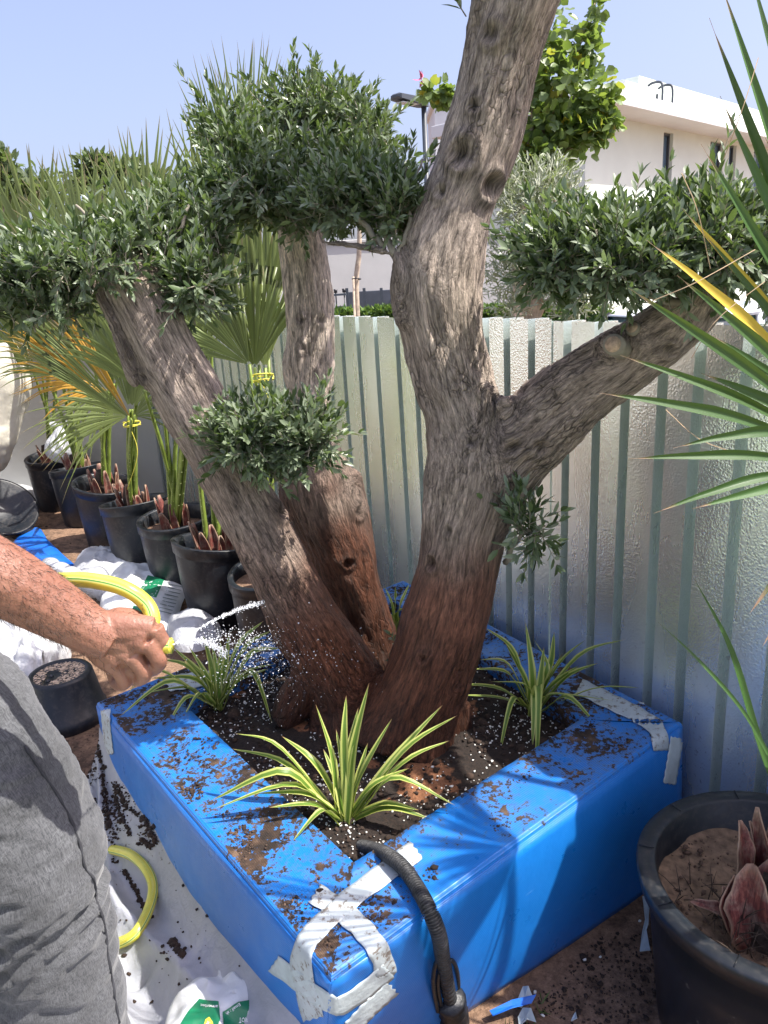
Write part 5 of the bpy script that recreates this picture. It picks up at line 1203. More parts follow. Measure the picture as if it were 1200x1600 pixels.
# head, neck, torso, legs carry on outside the frame
shoulder2 = sh_+np.array([-.12, -.36, 0]); neck = (sh_+shoulder2)/2+np.array([.02, 0, .04]); hip = P(-150, 1055, 1.16); hip2 = hip+np.array([-.16, -.12, 0])
hipm = (hip+hip2)/2; headc = neck+np.array([.07, .0, .19])
BG = [([neck-[0, 0, .05], neck+[.03, 0, .07]], [.062, .056]), ([sh_, (sh_+shoulder2)/2, shoulder2], [.065, .09, .065]), ([neck-[0, 0, .06], neck*.6+hipm*.4, neck*.3+hipm*.7, hipm], [.10, .145, .135, .15])]
bg = [tube_geo(spline(c, 12), np.interp(np.linspace(0, 1, 12), np.linspace(0, 1, len(r)), r), 20) for c, r in BG]
leg1 = limb([(-160, 1090, 250, 1.16), (-84, 1145, 250, 1.14), (-30, 1215, 235, 1.12), (28, 1315, 232, 1.11), (52, 1400, 208, 1.11), (84, 1490, 176, 1.11), (108, 1590, 160, 1.11), (128, 1700, 150, 1.11)], 40)
ank = leg1[0][-1]+np.array([.03, .02, 0]); ank[2] = .09
lc, lr = spline(np.vstack([leg1[0][::3], ank]), 50), np.interp(np.linspace(0, 1, 50), np.linspace(0, 1, 15), np.r_[leg1[1][::3], .065])
leg2 = lc+np.array([-.38, .06, 0]); leg2[:8] = leg2[:8]*np.linspace(0, 1, 8)[:, None]+(hip2[None])*(1-np.linspace(0, 1, 8))[:, None]
arm2 = [shoulder2, shoulder2+[.02, -.03, -.28], shoulder2+[.15, .05, -.50], shoulder2+[.22, .1, -.56]]
bg.append(tube_geo(spline(arm2, 20), np.linspace(.055, .03, 20), 12)); 
for C in (lc, leg2): bg.append(tube_geo(C, lr*.75, 14)); bg.append(tube_geo([C[-1]+[-.05, -.02, -.045], C[-1]+[.04, .02, -.04], C[-1]+[.15, .06, -.055]], [.035, .04, .025], 12))
# head as a shaped ellipsoid with nose, ears, jaw
def head_geo(c, fwd):
    bm = bmesh.new(); bmesh.ops.create_uvsphere(bm, u_segments=32, v_segments=24, radius=1); V = np.array([v.co[:] for v in bm.verts]); Fs = [tuple(v.index for v in f.verts) for f in bm.faces]; bm.free()
    x, y_, z_ = V.T; X_ = V*np.array([.098, .076, .118]); jaw = np.clip(-z_, 0, 1); X_[:, 1] *= 1-.25*jaw; X_[:, 0] += .012*jaw*(x > 0)
    X_[:, 0] += .026*np.exp(-(y_/.16)**2-((z_+.12)/.22)**2)*(x > .5); X_[:, 0] += -.010*np.exp(-((np.abs(y_)-.38)/.16)**2-((z_-.12)/.14)**2)*(x > .4)
    X_[:, 1] += np.sign(y_)*.016*np.exp(-(x/.18)**2-((z_)/.25)**2)*(np.abs(y_) > .8); X_[:, 0] += .006*np.exp(-(y_/.3)**2-((z_+.5)/.08)**2)*(x > .4)
    f = nrm(fwd); s = nrm(np.cross([0, 0, 1], f)); u = np.cross(f, s); return X_@np.stack([f, s, u])+c, Fs
hv, hf = head_geo(headc, [.8, .45, -.45])
Vb, Fb, Nb = remesh_obj(bg+[(hv, hf)]+[tube_geo(np.array([P(-430, 640, 1.0), P(-300, 720, .97)]), .05, 14)], .012, 4)
# the forearm and hand get a finer skin; both are one continuous body mesh
Vh, Fh, Nh = remesh_obj(fg, .0022, 3)
Vh = Vh+Nh*(.0016*(fbm(Vh*60, 3)-.5)+.0008*(fbm(Vh*170, 2)-.5))[:, None]
body = mesh('body', np.vstack([Vb, Vh]), [tuple(f) for f in Fb]+[tuple(int(i)+len(Vb) for i in f) for f in Fh], M['skin'], pe)
# hairs on the forearm
tv_ = BVHTree.FromPolygons([tuple(v) for v in Vh], [tuple(int(i) for i in f) for f in Fh]); hm = MB(); ad = nrm(pt(170, 1000)-P(0, 905, .98))
cand = np.arange(len(Vh)); xs = np.array([(Vh[:, 0]-P(0, 905, .98)[0])]); RNG.shuffle(cand); cnt = 0
for i in cand:
    s_ = (Vh[i]-P(0, 905, .98))@ad
    if s_ < -.12 or s_ > .20 or RNG.random() > (1.0 if s_ < .12 else .35): continue
    n_ = Nh[i]; d = nrm(ad*.9+np.array([0, 0, -.25])+RNG.normal(size=3)*.45+n_*.35); l_ = RNG.uniform(.006, .015); p0 = Vh[i]; p1 = p0+d*l_*.5+n_*.0012; p2 = p0+d*l_+n_*.0005
    hm.tube([p0, p1, p2], [.00022, .00018, .00008], 3, cap=False); cnt += 1
    if cnt > 2600: break
o = hm.build('arm_hair', M['hair'], pe, True); o['kind'] = 'stuff'
V, Fs = head_geo(headc+[-.008, -.006, .012], [.8, .45, -.45]); V = headc+(V-headc)*1.06; f_ = nrm([.8, .45, -.45]); keep = [fc for fc in Fs if all(((V[i]-headc)@f_ < .03 and (V[i]-headc)[2] > -.05) or (V[i]-headc)[2] > .065 for i in fc)]
mesh('hair', V, keep, M['hair'], pe)
# jeans
jg = [tube_geo(lc, np.r_[lr[:-2]*1.0, .07, .072], 26), tube_geo(leg2, np.r_[lr[:-2], .07, .072], 20), tube_geo(spline([hip+[-.03, 0, .10], hip, (hip+hip2)/2, hip2, hip2+[0, 0, .1]], 14), .125, 20), tube_geo([hipm-[0, 0, .05], hipm+[0, 0, .16]], [.16, .155], 24)]
Vj, Fj, Nj = remesh_obj(jg, .008, 3)
T, N_, B_ = frames(lc, (0, 1, 0)); s = np.r_[0, np.cumsum(np.linalg.norm(np.diff(lc, axis=0), axis=1))]; d = np.linalg.norm(Vj[:, None]-lc[None], axis=2); i = d.argmin(1); r = Vj-lc[i]
an = np.arctan2((r*B_[i]).sum(1), (r*N_[i]).sum(1)); al = s[i]+(r*T[i]).sum(1); bcj = np.stack([(r*N_[i]).sum(1), (r*B_[i]).sum(1), al], -1)
kneeS = s[np.linalg.norm(lc-P(60, 1410, 1.11), axis=1).argmin()]
left = np.clip(-(Vj[:, 0]-lc[i][:, 0])/.06, -.3, 1.2)+.25
q = np.stack([Vj[:, 0]*6, Vj[:, 1]*6, Vj[:, 2]*26+Vj[:, 0]*9], -1); wrk = 1-np.abs(fbm(q, 3)-.5)*5
kn = np.exp(-((al-kneeS)/.09)**2); fl = 1-np.abs(np.sin(al*70+(Vj[:, 0]-lc[i][:, 0])*30+4*fbm(Vj*7, 2)))*2
dsp = .020*fl*kn*(.30+.70*left.clip(0, 1))+.012*np.clip(wrk, -.6, 1)*.7+.013*(fbm(Vj*8, 3)-.5)+.012*(fbm(np.stack([Vj[:, 0]*12, Vj[:, 1]*12, Vj[:, 2]*30], -1), 3)-.5)
Vj = Vj+Nj*dsp[:, None]; jeans = mesh('jeans', Vj, Fj, M['denim'], pe, attrs={'bc': bcj}); jt = bvh(jeans)
sp_ = [(38, 1165), (60, 1200), (88, 1240), (112, 1285), (126, 1325), (132, 1355), (147, 1375), (150, 1405), (163, 1445), (168, 1490), (175, 1530), (181, 1570), (186, 1598)]
pts = [hit(jt, a, b, .001) for a, b in spline(np.array(sp_, float), 40)]; pts = [p for p in pts if p is not None]
if len(pts) > 6: tube('seam', np.array(pts), .0022+.0009*np.sin(np.arange(len(pts))*2.1), M['seam'], jeans, 6)
# shirt
sg = [tube_geo(spline(c, 12), np.interp(np.linspace(0, 1, 12), np.linspace(0, 1, len(r)), r)*1.12, 20) for c, r in BG[1:]]+[tube_geo([sh_, sh_*.55+el*.45], [.072, .068], 16), tube_geo([shoulder2, shoulder2+[.01, -.02, -.2]], [.072, .064], 16)]
Vs_, Fs_, Ns_ = remesh_obj(sg, .014, 4); Vs_ = Vs_+Ns_*(.012*(fbm(Vs_*12, 3)-.5)+.006)[:, None]; mesh('shirt', Vs_, Fs_, M['shirt'], pe)
for C in (lc, leg2):
    V, Fs, _ = tube_geo(spline([C[-1]+[-.07, -.03, -.05], C[-1]+[.0, .0, -.045], C[-1]+[.09, .04, -.05], C[-1]+[.18, .07, -.06]], 12), [.03, .045, .052, .055, .052, .05, .05, .05, .048, .044, .036, .02], 14); mesh('shoe', V, Fs, M['dark_boot'], pe)

# second worker at the far left edge
p2 = empty('person', P(-20, 800, 5.6)*[1, 1, 0], 'person in cream trousers and navy shirt bending at the far left edge by the wall', 'person')
def far_limb(pts, n=16): C, R = limb(pts, n); return tube_geo(C, R, 16)
tr_ = [far_limb([(-25, 545, 120, 5.6), (-8, 590, 108, 5.6), (-14, 640, 94, 5.58), (-20, 685, 82, 5.55), (-24, 724, 62, 5.6)]), far_limb([(-60, 545, 120, 5.8), (-75, 600, 90, 5.8), (-80, 690, 70, 5.8), (-80, 724, 60, 5.8)])]
V, Fs, Nq = remesh_obj(tr_, .016, 3); V = V+Nq*(.022*(fbm(V*np.array([7, 7, 13]), 3)-.5))[:, None]; mesh('trousers', V, Fs, M['cream_cloth'], p2)
for a, y_ in ((-20, 5.6), (-80, 5.8)):
    q = P(a-2, 722, y_); g = q.copy(); g[2] = .05; V, Fs, _ = tube_geo(spline([q, q*.5+g*.5, g], 8), [.085, .075, .07, .065, .06, .06, .065, .06], 14); mesh('boot', V, Fs, M['dark_boot'], p2)
V, Fs, Nq = remesh_obj([far_limb([(-38, 585, 118, 5.65), (-45, 540, 125, 5.6), (-110, 470, 150, 5.4), (-190, 420, 130, 5.2)]), far_limb([(-190, 420, 60, 5.2), (-170, 480, 46, 5.1), (-140, 540, 40, 5.0)])], .018, 3)
V = V+Nq*(.02*(fbm(V*9, 3)-.5))[:, None]; mesh('shirt', V, Fs, M['shirt'], p2)
hd = P(-230, 385, 5.1); V1, F1 = head_geo(hd, [.5, -.5, -.5]); g1 = [(V1, F1), far_limb([(-190, 420, 50, 5.2), (-230, 385, 44, 5.1)]), far_limb([(-172, 480, 32, 5.1), (-140, 545, 28, 5.0), (-120, 580, 22, 4.98)]), far_limb([(-25, 545, 70, 5.6), (-20, 685, 50, 5.55), (-24, 740, 40, 5.6)]), far_limb([(-45, 565, 80, 5.65), (-110, 470, 110, 5.4), (-190, 420, 90, 5.2)])]
V, Fs, Nq = remesh_obj(g1, .014, 3); mesh('body', V, Fs, M['skin'], p2)

# ------------------------------------------------------------------ yellow hose and water
ho = empty('garden_hose', Z(200, 1400, 0), 'yellow garden hose with green stripes, held in the fist, looping over the plastic sheeting', 'hose')
G0 = lambda a, b, z=.03: Z(a, b, z)
hp = [P(268, 1009, 1.028), P(252, 1009, 1.03), P(235, 1000, 1.035), P(234, 985, 1.04), P(238, 965, 1.05), P(228, 943, 1.06), P(200, 922, 1.06), P(160, 910, 1.07), P(110, 906, 1.09), P(40, 915, 1.12), P(-60, 960, 1.12), P(-190, 1150, 1.2)]
q_ = Z(-260, 1500, .03); hp += [np.array([q_[0]-.1, q_[1]-.1, .45]), q_, Z(-120, 1560, .03)]
def ZH(a, b, z=0, lift=.016):
    h = hit(shtree, a, b, 0)
    if h is None: return Z(a, b, .014)
    h = np.array(h); h[2] += lift*.4; return Z(a, b, max(h[2]+lift*.4, .014))
hp2 = [ZH(40, 1640, .03), ZH(0, 1590, .04), ZH(8, 1530, .05), ZH(40, 1440, .06), ZH(100, 1360, .06), ZH(150, 1332, .065), ZH(196, 1330, .06), ZH(232, 1362, .06), ZH(238, 1405, .055), ZH(212, 1455, .055), ZH(172, 1479, .06), ZH(120, 1480, .06)]
hp3 = [ZH(110, 1500, .03), ZH(150, 1482, .035), ZH(172, 1500, .04), ZH(182, 1540, .045), ZH(172, 1610, .04), ZH(120, 1690, .03), ZH(30, 1720, .03)]
def fit_on(C, lift=.016):
    out = []
    for c in C:
        h = shtree.ray_cast(Vector((c[0], c[1], 1)), Vector((0, 0, -1)), 3)
        z_ = h[0].z+lift if h[0] is not None else .014
        out.append([c[0], c[1], max(z_, lift*.9)])
    C = np.array(out); k = np.ones(9)/9
    for _ in range(3): C[:, 2] = np.maximum(C[:, 2], np.convolve(np.pad(C[:, 2], 4, 'edge'), k, 'valid'))
    return C
def smooth_c(C):
    k = np.ones(11)/11; C = C.copy()
    for _ in range(2): C[:, 2] = np.convolve(np.pad(C[:, 2], 5, 'edge'), k, 'valid')
    return C
tube('hose_run', spline(hp, 180), .0118, M['hose'], ho, 14, up=(0, 0, 1))
tube('hose_loop', smooth_c(spline(hp2, 150)), .0135, M['hose'], ho, 14)
tube('hose_coil', smooth_c(spline(hp3, 90)), .0135, M['hose'], ho, 14)
sp0 = P(269, 1008, 1.03); dr_ = []; dz = []
def jet(target, n, spread, sag, t0=0.0):
    for _ in range(n):
        t = t0+(1-t0)*RNG.random()**.8; q = sp0*(1-t)+target*t+np.array([0, 0, sag*4*t*(1-t)]); s_ = spread*(.12+t); q = q+RNG.normal(size=3)*s_; dr_.append(q); dz.append(np.exp(RNG.normal(math.log(.00068), .45)))
jet(P(412, 942, 1.85), 900, .0035, .012); jet(P(352, 1022, 1.75), 1100, .005, .02); jet(P(440, 1020, 1.86), 500, .022, .03); jet(P(420, 1060, 1.8), 300, .04, .04, .4)
for _ in range(900):
    c = P(420+RNG.normal()*65, 1035+RNG.normal()*32, 1.80+RNG.normal()*.06); dr_.append(c); dz.append(np.exp(RNG.normal(math.log(.0007), .5)))
wtr = scatter_lumps('water_spray', dr_, dz, M['water'], None, 1.0); props(wtr, 'sparkling water droplets spraying from the hose tip onto the base of the leaning stem', 'water spray', kind='stuff')

# ------------------------------------------------------------------ scraps and grass at the foot of the planter
gp = []
for _ in range(1500):
    px, py = 640+RNG.random()*190, 1540+RNG.random()*190; q = Z(px, py, 0)
    if (q-Nc)@outR < .03: continue
    w0 = math.exp(-((px-725)/55)**2-((py-1620)/70)**2)
    if RNG.random() < w0*1.1: gp.append(q)
for _ in range(500):
    a = Nc*[1, 1, 0]+(Rc-Nc)*[1, 1, 0]*RNG.uniform(-.1, .6)+outR*(.03+abs(RNG.normal())*.05)
    if fbm(a*8, 2) > .55: gp.append(a)
gp = np.array(gp); n = len(gp); D = RNG.normal(size=(n, 3))*.6+[0, 0, 1.0]
gs = leaves('grass', gp, D, RNG.normal(size=(n, 3)), RNG.uniform(.02, .055, n), RNG.uniform(.002, .004, n), M['grass'], None); props(gs, 'thin green grass growing at the foot of the planter near the hose', 'grass', kind='stuff')
def scrap(name, poly, z, mat, label, cat, curl=.004):
    c = np.mean([Z(a, b, z) for a, b in poly], 0); V = [Z(a, b, z)+[0, 0, curl*((i*7) % 5)] for i, (a, b) in enumerate(poly)]; V.append(c+[0, 0, curl]); k = len(poly)
    o = mesh(name, V, [(k, i, (i+1) % k) for i in range(k)], mat, None, False); o.modifiers.new('s', 'SOLIDIFY').thickness = .0025; return props(o, label, cat)
scrap('plastic_strip', [(765, 1580), (800, 1567), (838, 1562), (830, 1570), (800, 1582), (770, 1588)], .022, M['blue_flat'], 'narrow strip of blue plastic lying across paper scraps on the ground', 'scrap')
scrap('paper_scrap', [(805, 1572), (818, 1548), (826, 1553), (832, 1560), (826, 1568), (815, 1575)], .01, M['tape_clean'], 'torn white paper scrap sticking out behind the blue strip', 'scrap', .006)
scrap('paper_scrap', [(810, 1590), (818, 1583), (830, 1592), (838, 1602), (824, 1606), (812, 1604)], .01, M['tape_clean'], 'curled white paper scrap in front of the blue strip', 'scrap', .008)
scrap('paper_scrap', [(893, 1596), (900, 1585), (902, 1598)], .006, M['tape_clean'], 'tiny white paper scrap on the bare ground left of the big pot', 'scrap', .003)
scrap('white_strip', [(1004, 1402), (1016, 1400), (1013, 1450), (1008, 1458), (1016, 1490), (1000, 1487), (1003, 1460), (1008, 1440)], .012, M['tape_clean'], 'white plastic strip on the ground between the planter and the big pot', 'scrap', .003)
cg = []
for _ in range(9000):
    px, py = RNG.uniform(640, 1150), RNG.uniform(1300, 1640); q = Z(px, py, 0)
    if (q-Nc)@outR < .01 or fbm(q*[9, 9, 0], 3) < .44+.2*RNG.random(): continue
    q[2] = .022*(fbm(np.array([q[0], q[1], 0])*3.1, 3)-.5)+.002; cg.append(q)
for _ in range(9000):
    q = Z(RNG.uniform(-20, 420), RNG.uniform(800, 1220), 0)
    if fbm(q*[5, 5, 0], 3) < .46+.2*RNG.random(): continue
    if (q-Lc)@outL < 0 and (q-Bc)@nrm(np.cross(Lc-Bc, [0, 0, 1.])) < 0: continue
    cg.append(q)
cg = cg[::2]
props(scatter_lumps('soil_crumbs', cg, np.exp(RNG.normal(math.log(.0022), .5, len(cg))), M['clod'], None, .6), 'dark crumbs of soil scattered over the sandy ground around the planter', 'soil crumbs', kind='stuff')
for (px, py, wh) in ((914, 1499, 'left one of a close pair in the middle of the bare ground'), (938, 1495, 'right one of a close pair in the middle of the bare ground'), (836, 1550, 'just above the right end of the blue strip'), (848, 1586, 'just right of the curled paper scrap'), (1000, 1439, 'beside the white plastic strip')):
    q = Z(px, py, .004); o = scatter_lumps('pebble', [q], [.0045], M['perlite'], None); props(o, 'tiny white pebble, '+wh, 'pebble', 'white pebbles on the ground')

# ------------------------------------------------------------------ beyond the fence
GZ = -.42
def cluster(px, py, rx, ry, y, n, mat, L_, W__, name, parent, tv=TV, tf=TFt, hang=.0, up=.5, flat=.5):
    c = P(px, py, y); d = np.linalg.norm(c-CAM)/FPX; v = RNG.normal(size=(n, 3)); v /= np.linalg.norm(v, axis=1)[:, None]; r = RNG.random(n)**.5*(.55+.75*noise(v*2.3+px))
    O = c+v*r[:, None]*np.array([rx*d, min(rx, ry)*d, ry*d]); D = v*.8+RNG.normal(size=(n, 3))*.6+[0, 0, up-hang]; U = RNG.normal(size=(n, 3))*.7+[0, -.3, .8]
    return O, D, U, RNG.uniform(.65, 1.15, n)*L_, RNG.uniform(.7, 1.1, n)*W__
def crown(name, cl, mat, L_, W__, parent, **k):
    R_ = [cluster(*c, mat, L_, W__, name, parent, **k) for c in cl]; A = [np.concatenate([r[i] for r in R_]) for i in range(5)]
    return A
bau = empty('orchid_tree', P(840, 900, 6.2)*[1, 1, 0]+[0, 0, GZ], 'leafy tree with rounded yellow green leaves and pink flower behind the main olive stem', 'tree')
cl = [(850, 245, 58, 48, 6.2, 330), (885, 130, 62, 54, 6.2, 330), (935, 155, 26, 22, 6.1, 130), (940, 190, 30, 14, 6.1, 110), (850, 60, 42, 62, 6.3, 230), (915, 70, 18, 30, 6.2, 90), (932, 20, 8, 34, 6.2, 40), (930, 205, 28, 22, 6.1, 110), (880, 205, 50, 35, 6.2, 280), (820, 150, 40, 70, 6.3, 300), (680, 143, 22, 13, 6.1, 60), (700, 150, 20, 10, 6.1, 50), (800, 260, 40, 50, 6.3, 200)]
A = crown('crown', cl, M['bau_leaf'], .076, .068, bau, tv=TVb, tf=TFb, up=.0, hang=.45); vals = RNG.random(len(A[0]))
big_ = np.argsort(-(A[3]+.03*RNG.random(len(A[3])))-(A[0][:, 1] < 6.15)*.02)[:290]; mk_ = np.zeros(len(A[0]), bool); mk_[big_] = True
leaves('crown', *[a[~mk_] for a in A], M['bau_leaf'], bau, TVb, TFb); leaf_objects(*[a[mk_] for a in A], M['bau_leaf'], bau, TVb, TFb)
b0 = P(815, 900, 6.3); b0[2] = GZ; tube('trunk', spline([b0, P(812, 480, 6.3), P(820, 300, 6.3)], 10), np.linspace(.09, .05, 10), M['far_bark'], bau, 10)
for tg in ((850, 240), (885, 130), (925, 165), (850, 60), (915, 50), (935, 200), (700, 150), (678, 145), (930, 5)):
    tube('branch', spline([P(818, 310, 6.3), P(818*.5+tg[0]*.5, 300*.45+tg[1]*.55, 6.25), P(*tg, 6.2)], 9), np.linspace(.03, .006, 9), M['far_bark'], bau, 6)
fm = [];fc = P(660, 124, 6.1)
for k in range(9):
    d = nrm(RNG.normal(size=3)+[0, 0, .5]); fm.append((fc+d*.01, d, RNG.normal(size=3), .06, .022))
leaves('flower', *[np.array([f[i] for f in fm]) for i in range(5)], M['flower'], bau, kind=None)
tube('flower_stalk', [fc, P(664, 150, 6.1)], .005, M['far_bark'], bau, 5)
# grey leaved olive beyond the fence
go = empty('grey_olive_tree', P(830, 800, 4.6)*[1, 1, 0]+[0, 0, GZ], 'pale silvery shrub-like olive just beyond the metal fence right of the main stem', 'tree')
cl = [(835, 330, 62, 70, 4.6, 1500), (880, 420, 62, 55, 4.5, 1100), (800, 420, 50, 60, 4.7, 900), (860, 290, 45, 40, 4.6, 500), (900, 470, 50, 30, 4.5, 500), (790, 300, 26, 50, 4.6, 300), (800, 480, 40, 26, 4.6, 260)]
A = crown('crown', cl, M['grey_leaf'], .058, .012, go, up=.5); leaves('crown', *A, M['grey_leaf'], go)
for tg in ((820, 340), (870, 300), (890, 420), (850, 380), (800, 420), (905, 460)):
    g0 = P(835, 800, 4.6); g0[2] = GZ; tube('trunk' if tg[0] == 820 else 'branch', spline([g0, P(825+.1*tg[0]-80, 520, 4.6), P(*tg, 4.6)], 10), np.linspace(.035, .006, 10), M['far_bark'], go, 6)
# young staked tree
yt = empty('young_tree', P(556, 520, 8.5)*[1, 1, 0]+[0, 0, GZ], 'thin young tree tied to a stake, between the two rear olive stems beyond the fence', 'tree')
g0 = P(560, 560, 8.5); g0[2] = GZ; tube('trunk', spline([g0, P(557, 470, 8.5), P(561, 395, 8.5), P(563, 300, 8.5)], 12), np.linspace(.036, .022, 12), M['far_bark'], yt, 10)
g1 = P(550, 560, 8.4); g1[2] = GZ; tube('stake', [g1, P(552, 432, 8.4)], .013, M['far_bark'], yt, 6); tube('tie', spline([P(550, 436, 8.36), P(557, 435, 8.32), P(564, 436, 8.4), P(557, 437, 8.5), P(551, 436, 8.4)], 14), .006, M['car_trim'], yt, 5)
A = crown('crown', [(565, 280, 50, 60, 8.5, 500)], M['far_leaf'], .09, .05, yt); leaves('crown', *A, M['far_leaf'], yt)
# hedge and flower bed against the garden wall
hg = empty('hedge', P(590, 500, 9.5)*[1, 1, 0]+[0, 0, GZ], 'low clipped green hedge with pale flowers just above the fence between the olive stems', 'hedge')
cl = [(x_, 492+RNG.normal()*2, 26, 12, 9.5, 420) for x_ in range(440, 960, 26)]; A = crown('foliage', cl, M['hedge_leaf'], .07, .035, hg); leaves('foliage', *A, M['hedge_leaf'], hg)
cb = MB()
for (a, b) in ((440, 960),): 
    q0, q1 = P(a, 505, 9.6), P(b, 505, 9.6); c = (q0+q1)/2; cb.box((c[0], c[1], GZ+.5*(c[2]-GZ)), np.linalg.norm(q1-q0), .3, c[2]-GZ, math.atan2((q1-q0)[1], (q1-q0)[0]))
cb.build('inner_growth', M['hedge_leaf'], hg)
sc = empty('screen_panel', P(585, 500, 13.5)*[1, 1, 0]+[0, 0, GZ], 'dark mesh covered panels leaning along the far grey wall beyond the hedge', 'panel')
q0, q1 = P(542, 452, 13.6), P(700, 451, 13.9); c = (q0+q1)/2; bevel(MB().box((c[0], c[1], (c[2]+GZ)/2), np.linalg.norm(q1-q0), .06, c[2]-GZ).build('panel_board', M['mesh_screen'], sc), .01)
for t in np.linspace(0, 1, 7): q = q0*(1-t)+q1*t; MB().box((q[0], q[1]-.05, (q[2]+GZ)/2), .05, .05, q[2]-GZ+.04).build('batten', M['lamp_grey'], sc)
q = P(532, 470, 13.2); dk = empty('tool_trolley', [q[0], q[1], GZ], 'small dark trolley standing by the far wall left of the thin staked tree', 'trolley')
t_ = MB().box((q[0], q[1], q[2]+.10), .20, .3, .03); t_.build('tray', M['lamp_grey'], dk); MB().box((q[0], q[1], q[2]-.10), .16, .3, .03).build('tray', M['lamp_grey'], dk)
for sx in (-.07, .07): tube('leg', [(q[0]+sx, q[1], GZ), (q[0]+sx, q[1], q[2]+.16)], .012, M['lamp_grey'], dk, 6); tube('knob', [(q[0]+sx, q[1], q[2]+.13), (q[0]+sx, q[1], q[2]+.19)], .03, M['car_trim'], dk, 8)
hh = empty('house', [-11.5, 3, 0], 'pale house beyond the left edge, showing only as soft brightness in the metal fence', 'building')
MB().box((-13, 3, 2.6), 3, 14, 5.2).build('wall', M['villa_trim'], hh); MB().box((-13, 3, 5.33), 3.8, 14.8, .25).build('roof', M['villa_trim'], hh)
for yy in (-2.5, .5, 3.5, 6.5):
    f = MB().box((-11.46, yy, 3.6), .08, 1.2, 1.4).build('window', M['window_frame'], hh); MB().box((-11.41, yy, 3.6), .03, 1.05, 1.25).build('pane', M['glass'], f)
# street lamp
lp = P(662, 160, 12); sl = empty('street_lamp', [lp[0], lp[1], GZ], 'dark grey street lamp with a flat horizontal head left of the main olive stem', 'street lamp')
tube('pole', [(lp[0], lp[1], GZ), (lp[0], lp[1], lp[2])], .038, M['lamp_grey'], sl, 14)
la, lb = P(616, 150, 11.6), P(666, 163, 12.0); dv = nrm(lb-la); sdv = nrm(np.cross(dv, [0, 0, 1])); hv_ = []
for t, wd_, th_2 in ((0, .07, .02), (.06, .11, .05), (.5, .12, .065), (.85, .09, .07), (1, .05, .06)):
    c = la+(lb-la)*t
    for sx, sz in ((-1, -.5), (1, -.5), (1, .35), (.6, .6), (-.6, .6), (-1, .35)): hv_.append(c+sdv*sx*wd_+np.array([0, 0, sz*th_2*1.3]))
Fs = [(i*6+j, i*6+(j+1) % 6, (i+1)*6+(j+1) % 6, (i+1)*6+j) for i in range(4) for j in range(6)]+[(5, 4, 3, 2, 1, 0), tuple(24+j for j in range(6))]
mesh('lamp_head', hv_, Fs, M['lamp_grey'], sl, False); c = la*.6+lb*.4; MB().box((c[0], c[1], c[2]-.052), .32, .15, .012, math.atan2(dv[1], dv[0])).build('lens', M['lens'], sl)
# villa
C0 = P(915, 230, 20)*[1, 1, 0]; C1 = P(1300, 230, 33.8)*[1, 1, 0]; dV = nrm(C1-C0); nV = np.array([dV[1], -dV[0], 0]); LV = 26.0
vi = empty('villa', C0+dV*13+[0, 0, GZ], 'cream two storey villa with flat roof, deep cornice and narrow tall windows in the background', 'building')
def sAt(px, py=260, o=0): d = ray(px, py); c = C0+nV*o; c[2] = CAM[2]; t = ((c-CAM)@nV)/(d@nV); q = CAM+d*t; return (q-C0)@dV, q[2]
s1_, zs1 = sAt(958, 163); _, zw = sAt(1100, 191); ZW = (zs1+zw)/2-.32
def W(s, o, z): q = C0+dV*s+nV*o; return (q[0], q[1], z)
def vbox(mb, s0, s1, o0, o1, z0, z1):
    V = [W(s0, o0, z0), W(s1, o0, z0), W(s1, o1, z0), W(s0, o1, z0), W(s0, o0, z1), W(s1, o0, z1), W(s1, o1, z1), W(s0, o1, z1)]
    return mb.add(V, [(3, 2, 1, 0), (4, 5, 6, 7), (0, 1, 5, 4), (1, 2, 6, 5), (2, 3, 7, 6), (3, 0, 4, 7)])
wins = [(sAt(1035)[0], sAt(1050)[0]), (sAt(1108)[0], sAt(1129)[0]), (sAt(1138)[0], sAt(1149)[0]), (sAt(1166)[0]+.6, sAt(1180)[0]+.9)]
zt, zb_ = ZW-.10, ZW-3.9; wm = MB(); edges = [0]+[v for ab in wins for v in ab]+[LV]
for i in range(0, len(edges), 2): vbox(wm, edges[i], edges[i+1], -.35, 0, zb_, zt)
vbox(wm, 0, LV, -.35, 0, zt, ZW); vbox(wm, 0, LV, -.35, 0, GZ, zb_); vbox(wm, 0, .35, -3.4, -.35, GZ, ZW); vbox(wm, LV-.35, LV, -3.4, -.35, GZ, ZW); vbox(wm, 0, LV, -3.7, -3.4, GZ, ZW)
wm.build('wall', M['villa'], vi)
for a, b in wins:
    f = MB(); 
    for (x0, x1, z0, z1) in ((a, a+.06, zb_, zt), (b-.06, b, zb_, zt), (a+.06, b-.06, zt-.06, zt), (a+.06, b-.06, zb_, zb_+.06)): vbox(f, x0+.001, x1-.001, -.22, -.10, z0+.001, z1-.001)
    fo = f.build('window', M['window_frame'], vi); vbox(MB(), a+.06, b-.06, -.18, -.16, zb_+.06, zt-.06).build('pane', M['glass'], fo)
cm = MB(); vbox(cm, -.7, LV+.5, -4.2, .9, ZW, ZW+.30); bevel(cm.build('cornice', M['villa_trim'], vi), .02)
_, zp = sAt(1100, 150, -1.2); zp = max(zp, ZW+.85)
s2_, z2_ = sAt(985, 120, -.8)
pm_ = MB(); vbox(pm_, s2_+1.1, LV-.5, -1.3, -1.1, ZW+.30, zp); vbox(pm_, s2_+1.1, s2_+1.4, -3.6, -1.3, ZW+.30, zp); pm_.build('parapet', M['villa'], vi)
